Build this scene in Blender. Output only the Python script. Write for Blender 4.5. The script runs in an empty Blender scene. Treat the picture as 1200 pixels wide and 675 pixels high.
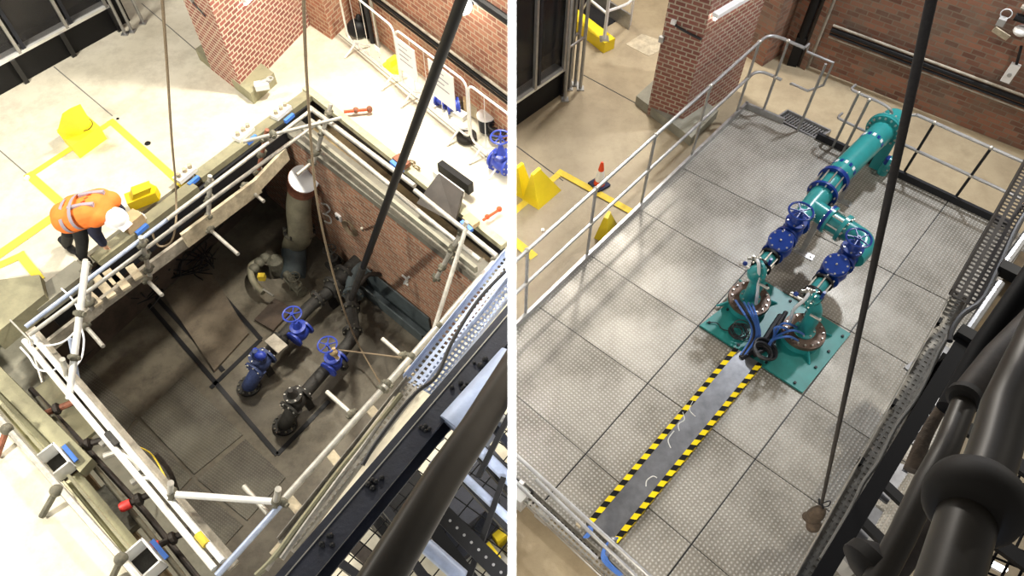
import bpy, math, random
from mathutils import Vector, Matrix
from mathutils.geometry import tessellate_polygon
random.seed(7)
scn = bpy.context.scene
COL = scn.collection
V = Vector
# ------------------------------------------------------------------ camera
FPX, CAMH = 853.0, 8.0
TH = math.atan2(1187.5, FPX)
CAM = V((0, 0, CAMH))
FW = V((0, math.cos(TH), -math.sin(TH))); UP = V((0, math.sin(TH), math.cos(TH)))
cd = bpy.data.cameras.new('camera'); cam = bpy.data.objects.new('camera', cd); COL.objects.link(cam)
cam.location = CAM; cam.rotation_euler = (math.pi/2 - TH, 0, 0)
cd.sensor_width = 36; cd.lens = 36*FPX/1200; cd.clip_start = .05; cd.clip_end = 200
scn.camera = cam
def ray(x, y): return FW + V((1, 0, 0))*((x-600)/FPX) + UP*((337.5-y)/FPX)
def G(x, y, z=0.0):
    r = ray(x, y); return CAM + r*((z-CAMH)/r.z)
def D(x, y, d): return CAM + ray(x, y)*d
def XY(p, z): return V((p[0], p[1], z))
def lx(a, b, c, d):                       # crossing of two sight lines
    x1, y1 = a; x2, y2 = b; x3, y3 = c; x4, y4 = d
    k = (x1-x2)*(y3-y4)-(y1-y2)*(x3-x4)
    p = x1*y2-y1*x2; q = x3*y4-y3*x4
    return ((p*(x3-x4)-(x1-x2)*q)/k, (p*(y3-y4)-(y1-y2)*q)/k)
def lerp(a, b, t): return a+(b-a)*t
# ------------------------------------------------------------------ materials
MATS = {}
def nmat(name):
    m = bpy.data.materials.new(name); m.use_nodes = True
    nt = m.node_tree; b = nt.nodes['Principled BSDF']; MATS[name] = m
    return m, nt, b
def mat(name, col, rough=.6, metal=0., var=0., vs=3., bump=0., bs=40., col2=None, spec=None):
    m, nt, b = nmat(name)
    b.inputs['Base Color'].default_value = (*col, 1); b.inputs['Roughness'].default_value = rough
    b.inputs['Metallic'].default_value = metal
    if spec is not None: b.inputs['Specular IOR Level'].default_value = spec
    tc = nt.nodes.new('ShaderNodeTexCoord')
    if var or col2:
        n = nt.nodes.new('ShaderNodeTexNoise'); n.inputs['Scale'].default_value = vs; n.inputs['Detail'].default_value = 8
        n.inputs['Roughness'].default_value = .65
        nt.links.new(tc.outputs['Object'], n.inputs['Vector'])
        r = nt.nodes.new('ShaderNodeValToRGB')
        r.color_ramp.elements[0].position = .36; r.color_ramp.elements[1].position = .64
        c2 = col2 if col2 else tuple(c*(1-var) for c in col)
        r.color_ramp.elements[0].color = (*c2, 1); r.color_ramp.elements[1].color = (*col, 1)
        nt.links.new(n.outputs['Fac'], r.inputs['Fac']); nt.links.new(r.outputs['Color'], b.inputs['Base Color'])
    if bump:
        n = nt.nodes.new('ShaderNodeTexNoise'); n.inputs['Scale'].default_value = bs; n.inputs['Detail'].default_value = 5
        nt.links.new(tc.outputs['Object'], n.inputs['Vector'])
        u = nt.nodes.new('ShaderNodeBump'); u.inputs['Strength'].default_value = bump; u.inputs['Distance'].default_value = .02
        nt.links.new(n.outputs['Fac'], u.inputs['Height']); nt.links.new(u.outputs['Normal'], b.inputs['Normal'])
    return m
def concrete(name, c1, c2, c3, rough=.75, sc=1.2):
    m, nt, b = nmat(name)
    tc = nt.nodes.new('ShaderNodeTexCoord')
    n1 = nt.nodes.new('ShaderNodeTexNoise'); n1.inputs['Scale'].default_value = sc*.45; n1.inputs['Detail'].default_value = 9; n1.inputs['Roughness'].default_value = .6
    n2 = nt.nodes.new('ShaderNodeTexNoise'); n2.inputs['Scale'].default_value = sc*2.2; n2.inputs['Detail'].default_value = 10; n2.inputs['Roughness'].default_value = .75
    n3 = nt.nodes.new('ShaderNodeTexNoise'); n3.inputs['Scale'].default_value = 60; n3.inputs['Detail'].default_value = 4
    for n in (n1, n2, n3): nt.links.new(tc.outputs['Object'], n.inputs['Vector'])
    r1 = nt.nodes.new('ShaderNodeValToRGB'); r1.color_ramp.elements[0].position = .38; r1.color_ramp.elements[1].position = .6
    r1.color_ramp.elements[0].color = (*c2, 1); r1.color_ramp.elements[1].color = (*c1, 1)
    nt.links.new(n1.outputs['Fac'], r1.inputs['Fac'])
    r2 = nt.nodes.new('ShaderNodeValToRGB'); r2.color_ramp.elements[0].position = .3; r2.color_ramp.elements[1].position = .56
    r2.color_ramp.elements[0].color = (.75, .75, .75, 1); r2.color_ramp.elements[1].color = (0, 0, 0, 1)
    nt.links.new(n2.outputs['Fac'], r2.inputs['Fac'])
    mx = nt.nodes.new('ShaderNodeMix'); mx.data_type = 'RGBA'
    nt.links.new(r2.outputs['Color'], mx.inputs[0]); nt.links.new(r1.outputs['Color'], mx.inputs[6]); mx.inputs[7].default_value = (*c3, 1)
    nt.links.new(mx.outputs[2], b.inputs['Base Color'])
    b.inputs['Roughness'].default_value = rough
    u = nt.nodes.new('ShaderNodeBump'); u.inputs['Strength'].default_value = .25; u.inputs['Distance'].default_value = .01
    nt.links.new(n3.outputs['Fac'], u.inputs['Height']); nt.links.new(u.outputs['Normal'], b.inputs['Normal'])
    return m
def brick(name, ca, cb, mortar, w=.16, h=.075, msz=.011, dirt=(.2, .17, .13), dirtlo=.35, sx=1.):
    m, nt, b = nmat(name)
    tc = nt.nodes.new('ShaderNodeTexCoord')
    t = nt.nodes.new('ShaderNodeTexBrick'); t.inputs['Scale'].default_value = 1
    t.inputs['Brick Width'].default_value = w; t.inputs['Row Height'].default_value = h
    t.inputs['Mortar Size'].default_value = msz; t.inputs['Mortar Smooth'].default_value = .15
    t.inputs['Bias'].default_value = -.15
    t.offset = .5
    nt.links.new(tc.outputs['UV'], t.inputs['Vector'])
    t.inputs['Color1'].default_value = (*ca, 1); t.inputs['Color2'].default_value = (*cb, 1); t.inputs['Mortar'].default_value = (*mortar, 1)
    n = nt.nodes.new('ShaderNodeTexNoise'); n.inputs['Scale'].default_value = 1.6; n.inputs['Detail'].default_value = 8; n.inputs['Roughness'].default_value = .7
    nt.links.new(tc.outputs['Object'], n.inputs['Vector'])
    r = nt.nodes.new('ShaderNodeValToRGB'); r.color_ramp.elements[0].position = dirtlo; r.color_ramp.elements[1].position = dirtlo+.25
    r.color_ramp.elements[0].color = (.8, .8, .8, 1); r.color_ramp.elements[1].color = (0, 0, 0, 1)
    nt.links.new(n.outputs['Fac'], r.inputs['Fac'])
    mx = nt.nodes.new('ShaderNodeMix'); mx.data_type = 'RGBA'
    nt.links.new(r.outputs['Color'], mx.inputs[0]); nt.links.new(t.outputs['Color'], mx.inputs[6]); mx.inputs[7].default_value = (*dirt, 1)
    nt.links.new(mx.outputs[2], b.inputs['Base Color']); b.inputs['Roughness'].default_value = .85
    u = nt.nodes.new('ShaderNodeBump'); u.inputs['Strength'].default_value = .5; u.inputs['Distance'].default_value = .01; u.invert = True
    nt.links.new(t.outputs['Fac'], u.inputs['Height']); nt.links.new(u.outputs['Normal'], b.inputs['Normal'])
    return m
def math_node(nt, op, a, b=None):
    n = nt.nodes.new('ShaderNodeMath'); n.operation = op
    for i, v in enumerate((a, b)):
        if v is None: continue
        if hasattr(v, 'is_output'): nt.links.new(v, n.inputs[i])
        else: n.inputs[i].default_value = v
    return n.outputs[0]
def chequer(name, base, worn, stain, metal=.55, rough=.42, pitch=.044):
    m, nt, b = nmat(name)
    tc = nt.nodes.new('ShaderNodeTexCoord'); s = nt.nodes.new('ShaderNodeSeparateXYZ'); nt.links.new(tc.outputs['UV'], s.inputs[0])
    k = 2*math.pi/(pitch*2)
    a = math_node(nt, 'SINE', math_node(nt, 'MULTIPLY', s.outputs[0], k)); c = math_node(nt, 'SINE', math_node(nt, 'MULTIPLY', s.outputs[1], k))
    p = math_node(nt, 'ABSOLUTE', math_node(nt, 'MULTIPLY', a, c))
    rp = nt.nodes.new('ShaderNodeValToRGB'); rp.color_ramp.elements[0].position = .45; rp.color_ramp.elements[1].position = .85
    nt.links.new(p, rp.inputs['Fac'])
    n1 = nt.nodes.new('ShaderNodeTexNoise'); n1.inputs['Scale'].default_value = .9; n1.inputs['Detail'].default_value = 9; n1.inputs['Roughness'].default_value = .65
    nt.links.new(tc.outputs['Object'], n1.inputs['Vector'])
    r1 = nt.nodes.new('ShaderNodeValToRGB'); r1.color_ramp.elements[0].position = .38; r1.color_ramp.elements[1].position = .6
    r1.color_ramp.elements[0].color = (*stain, 1); r1.color_ramp.elements[1].color = (*base, 1); nt.links.new(n1.outputs['Fac'], r1.inputs['Fac'])
    mx = nt.nodes.new('ShaderNodeMix'); mx.data_type = 'RGBA'
    nt.links.new(math_node(nt, 'MULTIPLY', rp.outputs['Color'], .33), mx.inputs[0]); nt.links.new(r1.outputs['Color'], mx.inputs[6]); mx.inputs[7].default_value = (*worn, 1)
    nt.links.new(mx.outputs[2], b.inputs['Base Color'])
    b.inputs['Metallic'].default_value = metal
    rr = nt.nodes.new('ShaderNodeMapRange'); nt.links.new(n1.outputs['Fac'], rr.inputs[0]); rr.inputs[1].default_value = .35; rr.inputs[2].default_value = .65
    rr.inputs[3].default_value = rough+.2; rr.inputs[4].default_value = rough; nt.links.new(rr.outputs[0], b.inputs['Roughness'])
    u = nt.nodes.new('ShaderNodeBump'); u.inputs['Strength'].default_value = .6; u.inputs['Distance'].default_value = .006
    nt.links.new(rp.outputs['Color'], u.inputs['Height']); nt.links.new(u.outputs['Normal'], b.inputs['Normal'])
    return m
def hazard(name):
    m, nt, b = nmat(name)
    tc = nt.nodes.new('ShaderNodeTexCoord'); s = nt.nodes.new('ShaderNodeSeparateXYZ'); nt.links.new(tc.outputs['UV'], s.inputs[0])
    q = math_node(nt, 'ADD', s.outputs[0], math_node(nt, 'MULTIPLY', s.outputs[1], .6))
    w = math_node(nt, 'GREATER_THAN', math_node(nt, 'FRACT', math_node(nt, 'MULTIPLY', q, 6.2)), .5)
    mx = nt.nodes.new('ShaderNodeMix'); mx.data_type = 'RGBA'; nt.links.new(w, mx.inputs[0])
    mx.inputs[6].default_value = (.008, .008, .008, 1); mx.inputs[7].default_value = (.9, .68, .01, 1)
    nt.links.new(mx.outputs[2], b.inputs['Base Color']); b.inputs['Roughness'].default_value = .6; b.inputs['Specular IOR Level'].default_value = .15
    return m
def glassy(name, col, rough=.08):
    m, nt, b = nmat(name); b.inputs['Base Color'].default_value = (*col, 1); b.inputs['Roughness'].default_value = rough
    b.inputs['Alpha'].default_value = .35
    return m
def emit(name, col, s):
    m, nt, b = nmat(name); b.inputs['Emission Color'].default_value = (*col, 1); b.inputs['Emission Strength'].default_value = s
    b.inputs['Base Color'].default_value = (.9, .9, .9, 1); return m

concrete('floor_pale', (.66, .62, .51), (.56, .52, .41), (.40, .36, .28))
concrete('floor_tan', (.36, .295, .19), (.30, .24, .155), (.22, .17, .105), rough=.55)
concrete('kerb_olive', (.30, .285, .18), (.22, .205, .13), (.13, .12, .08))
concrete('kerb_cream', (.50, .48, .32), (.38, .36, .24), (.2, .18, .12))
concrete('coping', (.19, .18, .145), (.14, .13, .105), (.08, .07, .055))
concrete('old_concrete', (.30, .29, .23), (.22, .21, .165), (.15, .14, .11))
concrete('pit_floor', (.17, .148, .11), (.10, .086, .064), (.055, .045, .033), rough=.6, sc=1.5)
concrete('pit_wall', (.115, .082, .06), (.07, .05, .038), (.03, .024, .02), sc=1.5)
concrete('hatch_brown', (.15, .12, .085), (.11, .085, .06), (.06, .048, .035), sc=2)
concrete('timber_dirt', (.36, .26, .13), (.2, .14, .08), (.08, .06, .04), sc=2)
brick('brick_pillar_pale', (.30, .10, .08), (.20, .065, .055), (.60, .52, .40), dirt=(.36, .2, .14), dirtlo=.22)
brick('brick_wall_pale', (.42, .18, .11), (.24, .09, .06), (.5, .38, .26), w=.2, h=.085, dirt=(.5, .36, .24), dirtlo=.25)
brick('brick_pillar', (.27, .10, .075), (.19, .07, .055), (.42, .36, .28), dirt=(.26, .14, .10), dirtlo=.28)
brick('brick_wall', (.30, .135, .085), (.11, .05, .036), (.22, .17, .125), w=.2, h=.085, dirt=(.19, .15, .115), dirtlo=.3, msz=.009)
brick('brick_pit', (.42, .19, .11), (.22, .09, .055), (.40, .32, .24), w=.26, h=.085, dirt=(.16, .12, .09), dirtlo=.25, msz=.016)
chequer('plate_metal', (.33, .31, .27), (.72, .71, .68), (.19, .175, .145))
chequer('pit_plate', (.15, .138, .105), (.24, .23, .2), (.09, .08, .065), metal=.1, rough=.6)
hazard('hazard')
mat('black', (.010, .010, .011), .5, 0, .3, 3, spec=.2)
mat('black_gloss', (.010, .010, .012), .25)
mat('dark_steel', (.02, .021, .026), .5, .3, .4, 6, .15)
mat('navy_steel', (.016, .019, .032), .5, .2, .35, 6, .15)
mat('galv', (.45, .45, .45), .38, .75, .25, 8)
mat('alu', (.86, .86, .84), .35, .35, .12, 8)
mat('tube_pale', (.52, .50, .45), .45, .4, .35, 10)
mat('tube_rust', (.32, .12, .07), .7, .1, .5, 14)
mat('tube_dark', (.045, .036, .03), .6, .1, .5, 10, spec=.3)
mat('tray_cool', (.50, .58, .78), .4, .55, .25, 8)
mat('tray_grey', (.40, .38, .34), .5, .6, .4, 14)
mat('timber', (.55, .47, .33), .8, 0, .4, 7, .3, 30)
mat('timber_grey', (.42, .38, .31), .85, 0, .45, 6, .3, 30)
mat('yellow', (.80, .60, .012), .5, 0, .08, 4)
mat('yellow_pale', (.93, .78, .04), .5, 0, .08, 4)
mat('line_yellow', (.72, .52, .04), .7, 0, .25, 8)
mat('line_yellow_pale', (.9, .74, .06), .7, 0, .15, 8)
mat('teal', (.026, .27, .275), .28, .0, .15, 6)
mat('teal_plate', (.016, .25, .23), .4, .0, .25, 4)
mat('blue', (.006, .036, .24), .3, 0, .2, 10)
mat('blue_bright', (.03, .06, .40), .4, 0, .1, 10)
mat('blue_dusty', (.05, .075, .2), .6, 0, .5, 12, .3)
mat('grime', (.045, .042, .038), .7, .1, .5, 9, .4)
mat('grime_pale', (.17, .16, .12), .7, .1, .5, 9, .4)
mat('pipe_grey', (.26, .24, .17), .55, .1, .35, 5)
mat('pipe_slate', (.10, .125, .135), .5, .1, .3, 5)
mat('rust_disc', (.15, .10, .075), .45, .55, .5, 9, .2)
mat('bolt', (.55, .53, .48), .35, .9)
mat('white', (.85, .85, .85), .5)
mat('white_paint', (.80, .80, .78), .6, 0, .1, 6)
mat('partition_white', (.92, .92, .92), .8)
mat('orange', (.95, .22, .03), .75, 0, .12, 12)
mat('orange_red', (.75, .07, .015), .5)
mat('silver_tape', (.30, .27, .32), .5)
mat('navy', (.018, .022, .06), .85, 0, .3, 12)
mat('trouser', (.012, .013, .014), .85, 0, .3, 12)
mat('skin', (.60, .33, .22), .55)
mat('hair', (.05, .03, .02), .8)
mat('helmet', (.90, .90, .90), .3)
mat('rope', (.30, .23, .15), .9, 0, .3, 60)
mat('rope_dark', (.035, .03, .026), .85, 0, .3, 60)
mat('cable_blue', (.06, .16, .5), .5)
mat('cable_black', (.012, .012, .014), .5)
mat('cable_white', (.7, .72, .75), .4)
mat('cable_grey', (.16, .155, .14), .6)
mat('sack', (.11, .08, .055), .9, 0, .5, 14, .5)
mat('card', (.55, .40, .22), .8, 0, .2, 8)
mat('paper', (.9, .9, .88), .8)
mat('paper_ink', (.35, .35, .37), .8)
mat('grey_box', (.42, .42, .41), .5, .2, .1)
mat('ramp_alu', (.22, .225, .24), .38, .6, .35, 5)
mat('foreground_tube', (.028, .023, .017), .4, .15, .35, 5, spec=.35)
mat('rubber', (.016, .014, .012), .65, spec=.25)
mat('blue_tape', (.07, .22, .75), .5)
mat('red', (.55, .03, .025), .5)
mat('mesh_black', (.006, .006, .007), .6, spec=.12)
mat('duct', (.38, .45, .62), .5, .2, .25, 4)
mat('blackboard_interior', (.06, .05, .043), .6, 0, .5, 2)
glassy('window_glass', (.03, .03, .035))
emit('lamp_glow', (1, .97, .9), 14)
# ------------------------------------------------------------------ mesh builder
def basis(d):
    d = d.normalized(); a = V((0, 0, 1)) if abs(d.z) < .95 else V((1, 0, 0))
    u = d.cross(a).normalized(); return u, d.cross(u).normalized(), d
SPLIT = {'bolt', 'fitting', 'tie_rod', 'infill_bar', 'hole_rim', 'bolt_cluster', 'gusset'}
class MB:
    def __init__(s): s.v = []; s.f = []; s.cuts = []
    def add(s, vs, fs):
        s.cuts.append((len(s.v), len(s.f)));
        o = len(s.v); s.v += [V(p) for p in vs]; s.f += [tuple(i+o for i in f) for f in fs]; return s
    def frust(s, p0, p1, r0, r1=None, n=12, cap=True):
        r1 = r0 if r1 is None else r1; u, w, d = basis(V(p1)-V(p0)); vs = []
        for p, r in ((p0, r0), (p1, r1)):
            for i in range(n):
                a = 2*math.pi*i/n; vs.append(V(p)+u*(r*math.cos(a))+w*(r*math.sin(a)))
        fs = [(i, i+n, (i+1) % n+n, (i+1) % n) for i in range(n)]
        if cap: fs += [tuple(range(n)), tuple(range(2*n-1, n-1, -1))]
        return s.add(vs, fs)
    def lathe(s, p0, d, prof, n=20):            # prof: (along, radius)
        u, w, d = basis(V(d)); vs = []; m = len(prof)
        for t, r in prof:
            for i in range(n):
                a = 2*math.pi*i/n; vs.append(V(p0)+d*t+u*(r*math.cos(a))+w*(r*math.sin(a)))
        fs = [(k*n+i, (k+1)*n+i, (k+1)*n+(i+1) % n, k*n+(i+1) % n) for k in range(m-1) for i in range(n)]
        fs += [tuple(range(n)), tuple(range(m*n-1, (m-1)*n-1, -1))]
        return s.add(vs, fs)
    def tube(s, pts, r, n=8, smooth=0, closed=False):
        pts = [V(p) for p in pts]
        if smooth: pts = curve(pts, smooth, closed)
        m = len(pts); rr = r if isinstance(r, (list, tuple)) else None
        vs = []; pu = None
        for k, p in enumerate(pts):
            if closed: d = pts[(k+1) % m]-pts[k-1]
            else: d = pts[min(k+1, m-1)]-pts[max(k-1, 0)]
            d.normalize()
            if pu is None: u, w, _ = basis(d)
            else:
                u = pu-d*pu.dot(d)
                u = u.normalized() if u.length > 1e-5 else basis(d)[0]
                w = d.cross(u)
            pu = u
            q = r if rr is None else rr[0]+(rr[1]-rr[0])*k/(m-1)
            for i in range(n):
                a = 2*math.pi*i/n; vs.append(p+u*(q*math.cos(a))+w*(q*math.sin(a)))
        fs = [(k*n+i, (k+1)*n+i, (k+1)*n+(i+1) % n, k*n+(i+1) % n) for k in range(m-1) for i in range(n)]
        if closed: fs += [((m-1)*n+i, i, (i+1) % n, (m-1)*n+(i+1) % n) for i in range(n)]
        else: fs += [tuple(range(n)), tuple(range(m*n-1, (m-1)*n-1, -1))]
        return s.add(vs, fs)
    def torus(s, c, d, R, r, n=24, k=8):
        u, w, d = basis(V(d))
        return s.tube([V(c)+u*(R*math.cos(2*math.pi*i/n))+w*(R*math.sin(2*math.pi*i/n)) for i in range(n)], r, k, closed=True)
    def slab(s, poly, dv):                       # any planar polygon swept along dv
        n = len(poly); dv = V(dv); a = [V(p) for p in poly]
        nrm = sum(((a[i]-a[0]).cross(a[(i+1) % n]-a[0]) for i in range(n)), V())
        if nrm.dot(dv) > 0: a.reverse()
        vs = a+[p+dv for p in a]
        return s.add(vs, [tuple(range(n)), tuple(range(2*n-1, n-1, -1))]+[(i, i+n, (i+1) % n+n, (i+1) % n) for i in range(n)])
    def prism(s, poly, z0, z1): return s.slab([XY(p, z0) for p in poly], (0, 0, z1-z0))
    def bar(s, p0, p1, w, h, up=(0, 0, 1), off=0):     # box from p0 to p1, w across, h along up, centred
        p0, p1 = V(p0), V(p1); d = (p1-p0).normalized(); u = V(up); u = (u-d*u.dot(d)).normalized(); a = d.cross(u)
        q = [p0+a*(-w/2)+u*(-h/2+off), p0+a*(w/2)+u*(-h/2+off), p0+a*(w/2)+u*(h/2+off), p0+a*(-w/2)+u*(h/2+off)]
        return s.slab(q, p1-p0)
    def box(s, c, sx, sy, sz, d=(1, 0, 0)):            # c = base centre, d = plan direction of sx
        d = V((d[0], d[1], 0)).normalized(); a = V((-d.y, d.x, 0)); c = V(c)
        return s.prism([c+d*sx/2+a*sy/2, c-d*sx/2+a*sy/2, c-d*sx/2-a*sy/2, c+d*sx/2-a*sy/2], c.z, c.z+sz)
    def ball(s, c, rx, ry=None, rz=None, n=14, m=9, rot=None):
        ry = ry or rx; rz = rz or rx; vs = []; c = V(c)
        for j in range(m+1):
            t = math.pi*j/m
            for i in range(n):
                a = 2*math.pi*i/n; p = V((rx*math.sin(t)*math.cos(a), ry*math.sin(t)*math.sin(a), rz*math.cos(t)))
                vs.append(c+(rot @ p if rot else p))
        return s.add(vs, [(j*n+i, (j+1)*n+i, (j+1)*n+(i+1) % n, j*n+(i+1) % n) for j in range(m) for i in range(n)])
    def bolts(s, c, d, R, r, h, n):
        u, w, d = basis(V(d))
        for i in range(n):
            a = 2*math.pi*(i+.5)/n; p = V(c)+u*(R*math.cos(a))+w*(R*math.sin(a)); s.frust(p, p+d*h, r, n=6)
        return s
    def build(s, name, m, parent=None, rot=0., clip=None, ang=35, **tags):
        if name in SPLIT and parent is not None and len(s.cuts) > 1:
            for k, (a, b) in enumerate(s.cuts):
                a2, b2 = s.cuts[k+1] if k+1 < len(s.cuts) else (len(s.v), len(s.f))
                q = MB(); q.v = s.v[a:a2]; q.f = [tuple(i-a for i in f) for f in s.f[b:b2]]; q.cuts = [(0, 0)]
                o = q.build(name, m, parent, rot, clip, ang, **tags)
            return o
        me = bpy.data.meshes.new(name)
        if parent is None:
            xs = [p.x for p in s.v]; ys = [p.y for p in s.v]
            loc = V(((min(xs)+max(xs))/2, (min(ys)+max(ys))/2, min(p.z for p in s.v)))
            w = loc
        else: loc = V((0, 0, 0)); w = WORLD[parent.name]
        me.from_pydata([p-w for p in s.v], [], s.f); me.update()
        if clip:                                   # cut flush against the white partition
            import bmesh
            bm = bmesh.new(); bm.from_mesh(me)
            r = bmesh.ops.bisect_plane(bm, geom=bm.verts[:]+bm.edges[:]+bm.faces[:], plane_co=V((clip, 0, 0))-w, plane_no=(1, 0, 0), clear_outer=clip < 0, clear_inner=clip > 0)
            ed = [e for e in r['geom_cut'] if hasattr(e, 'link_faces') and hasattr(e, 'verts') and len(e.verts) == 2]
            if ed:
                try: bmesh.ops.edgeloop_fill(bm, edges=ed)
                except Exception: pass
            bm.to_mesh(me); bm.free()
        import bmesh
        bm = bmesh.new(); bm.from_mesh(me); bmesh.ops.recalc_face_normals(bm, faces=bm.faces); bm.to_mesh(me); bm.free()
        uv = me.uv_layers.new(name='uv').data; c, sn = math.cos(rot), math.sin(rot)
        for p in me.polygons:
            nr = p.normal
            if abs(nr.z) > .7: ax, ay = V((c, sn, 0)), V((-sn, c, 0))
            else:
                ax = V((-nr.y, nr.x, 0)).normalized(); ay = V((0, 0, 1))
            for li in p.loop_indices:
                q = me.vertices[me.loops[li].vertex_index].co+w; uv[li].uv = (q.dot(ax), q.dot(ay))
        me.polygons.foreach_set('use_smooth', [True]*len(me.polygons)); me.set_sharp_from_angle(angle=math.radians(ang))
        if isinstance(m, str): m = MATS[m]
        me.materials.append(m)
        o = bpy.data.objects.new(name, me); COL.objects.link(o); o.location = loc
        if parent is not None: o.parent = parent
        WORLD[o.name] = w
        for k, t in tags.items(): o[k] = t
        return o
WORLD = {}
def ext(pts, a=0., b=0.):
    pts = [V(p) for p in pts]
    if a: pts = [pts[0]+(pts[0]-pts[1]).normalized()*a]+pts
    if b: pts = pts+[pts[-1]+(pts[-1]-pts[-2]).normalized()*b]
    return pts
def curve(pts, k=6, closed=False):
    n = len(pts); out = []
    for i in range(n if closed else n-1):
        g = lambda j: pts[j % n] if closed else pts[max(0, min(n-1, j))]
        a, b, c, d = g(i-1), g(i), g(i+1), g(i+2)
        for j in range(k):
            t = j/k; out.append(.5*((2*b)+(c-a)*t+(2*a-5*b+4*c-d)*t*t+(3*b-a-3*c+d)*t**3))
    if not closed: out.append(pts[-1])
    return out
def thing(name, loc, label, category, group=None):
    o = bpy.data.objects.new(name, None); COL.objects.link(o); o.location = loc; o.empty_display_size = .1
    o['label'] = label; o['category'] = category
    if group: o['group'] = group
    WORLD[o.name] = V(loc); return o
def lab(o, label, category, group=None, kind=None):
    o['label'] = label; o['category'] = category
    if group: o['group'] = group
    if kind: o['kind'] = kind
    return o
def struct(mb, name, m, rot=0., clip=None): return mb.build(name, m, rot=rot, clip=clip, kind='structure')
def poly_hole(mb, outer, hole, z0, z1):
    tri = tessellate_polygon([[XY(p, 0) for p in outer], [XY(p, 0) for p in hole]])
    pts = [XY(p, 0) for p in outer+hole]
    n = len(pts); vs = [XY(p, z1) for p in pts]+[XY(p, z0) for p in pts]
    fs = [tuple(t) for t in tri]+[tuple(i+n for i in reversed(t)) for t in tri]
    no = len(outer)
    fs += [(i, (i+1) % no, (i+1) % no+n, i+n) for i in range(no)]
    nh = len(hole)
    fs += [(no+i, no+(i+1) % nh, no+(i+1) % nh+n, no+i+n) for i in range(nh)]
    mb.add(vs, fs)
def onplane(px, py, p0, nrm):
    r = ray(px, py); t = (p0-CAM).dot(nrm)/r.dot(nrm); return CAM+r*t
ZC = -.012                                     # left side stops here, at the partition
# ================================================================== SETTING
# left bay floor with the pit opening
PZ = -3.1
c1 = (363, 103)
hole_px = [c1, (592, 287), (592, 323), (345, 653), (252, 777), (-57, 412), (40, 342)]
HOLE = [G(*p) for p in hole_px]
mb = MB(); poly_hole(mb, [V((-16, -6, 0)), V((ZC, -6, 0)), V((ZC, 18, 0)), V((-16, 18, 0))], HOLE, -.22, 0)
struct(mb, 'floor', 'floor_pale')
# pit shell
pf = lambda x, y: G(x, y, PZ)
ulA, ulB = (93, 432), (314, 229); bwA, bwB = (314, 229), (497, 385)
cA = pf(*lx(ulA, ulB, bwA, bwB)); dirU = (pf(*ulA)-pf(*ulB)).normalized(); dirV = (pf(*bwB)-pf(*bwA)).normalized()
tV = (ZC-cA.x)/dirV.x
cB = cA+dirV*tV; cD = cA+dirU*8.2; cC = V((ZC, cD.y-3.5, PZ))
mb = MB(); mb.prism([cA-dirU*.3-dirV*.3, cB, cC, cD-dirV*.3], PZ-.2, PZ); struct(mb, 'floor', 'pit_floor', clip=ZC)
rotU = math.atan2(dirU.y, dirU.x)
def wallseg(name, a, b, z0, z1, th, m, side=1, clip=None):
    d = (b-a).normalized(); n = V((-d.y, d.x, 0))*side*th
    mb = MB().prism([a, b, b+n, a+n], z0, z1); return struct(mb, name, m, clip=clip)
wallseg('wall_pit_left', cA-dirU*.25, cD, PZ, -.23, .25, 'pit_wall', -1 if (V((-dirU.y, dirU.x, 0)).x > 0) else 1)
BW_TOP = -.16
sg = 1 if V((-dirV.y, dirV.x, 0)).y > 0 else -1
wallseg('wall_pit_brick', cA-dirV*.0, cB, PZ, BW_TOP-.12, .22, 'brick_pit', sg, ZC)
mb = MB(); n = V((-dirV.y, dirV.x, 0))*sg
mb.prism([cA-dirV*.1-n*.04, cB-n*.04, cB+n*.30, cA-dirV*.1+n*.30], BW_TOP-.12, BW_TOP); struct(mb, 'trim_pit_coping', 'coping', clip=ZC)
# earthy ledge behind the brick wall
mb = MB(); mb.prism([cA+n*.30-dirV*.2, cB+n*.30, cB+n*1.5, cA+n*1.5-dirV*.2], -.62, -.5); struct(mb, 'trim_ledge', 'timber_dirt', clip=ZC)
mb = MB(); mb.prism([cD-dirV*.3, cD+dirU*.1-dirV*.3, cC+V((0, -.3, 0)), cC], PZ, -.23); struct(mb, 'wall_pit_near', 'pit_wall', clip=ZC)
# right bay floor
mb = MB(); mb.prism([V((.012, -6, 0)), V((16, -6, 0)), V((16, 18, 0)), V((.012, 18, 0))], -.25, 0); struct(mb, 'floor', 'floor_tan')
# partition between the two bays
s_, z_ = 1.9, V((0, 0, 0))
pa = CAM+FW*s_+UP*2.6; pb = CAM+FW*s_-UP*9.3
pb = CAM+FW*s_+UP*((0-CAMH+math.sin(TH)*s_)/math.cos(TH))
side = [V((0, pa.y, pa.z)), V((0, pb.y, 0)), V((0, 18, 0)), V((0, 18, pa.z))]
mb = MB().slab([p+V((-.0111, 0, 0)) for p in side], (.0222, 0, 0)); struct(mb, 'wall_partition', 'partition_white')
# back walls
def backwall(name, a, b, m, z1=6.5, clip=None):
    a, b = V(a), V(b); d = (b-a).normalized(); n = V((-d.y, d.x, 0)); n = n if n.y > 0 else -n
    struct(MB().prism([a, b, b+n*.4, a+n*.4], 0, z1), name, m, clip=clip); return d, n
Lw0, Lw1 = G(400, 34), G(594, 192)
# the wall foot behind the barriers
Lw0 = G(412, 22); Lw1 = G(594, 168)
ld, ln = backwall('wall_left', Lw0-(Lw1-Lw0).normalized()*.2, Lw1+(Lw1-Lw0)*.05, 'brick_wall_pale', clip=ZC)
Rw0, Rw1 = G(947, 77), G(1200, 177)
rd, rn = backwall('wall_right', Rw0-(Rw1-Rw0).normalized()*.6, Rw1+(Rw1-Rw0)*.6, 'brick_wall')
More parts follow.
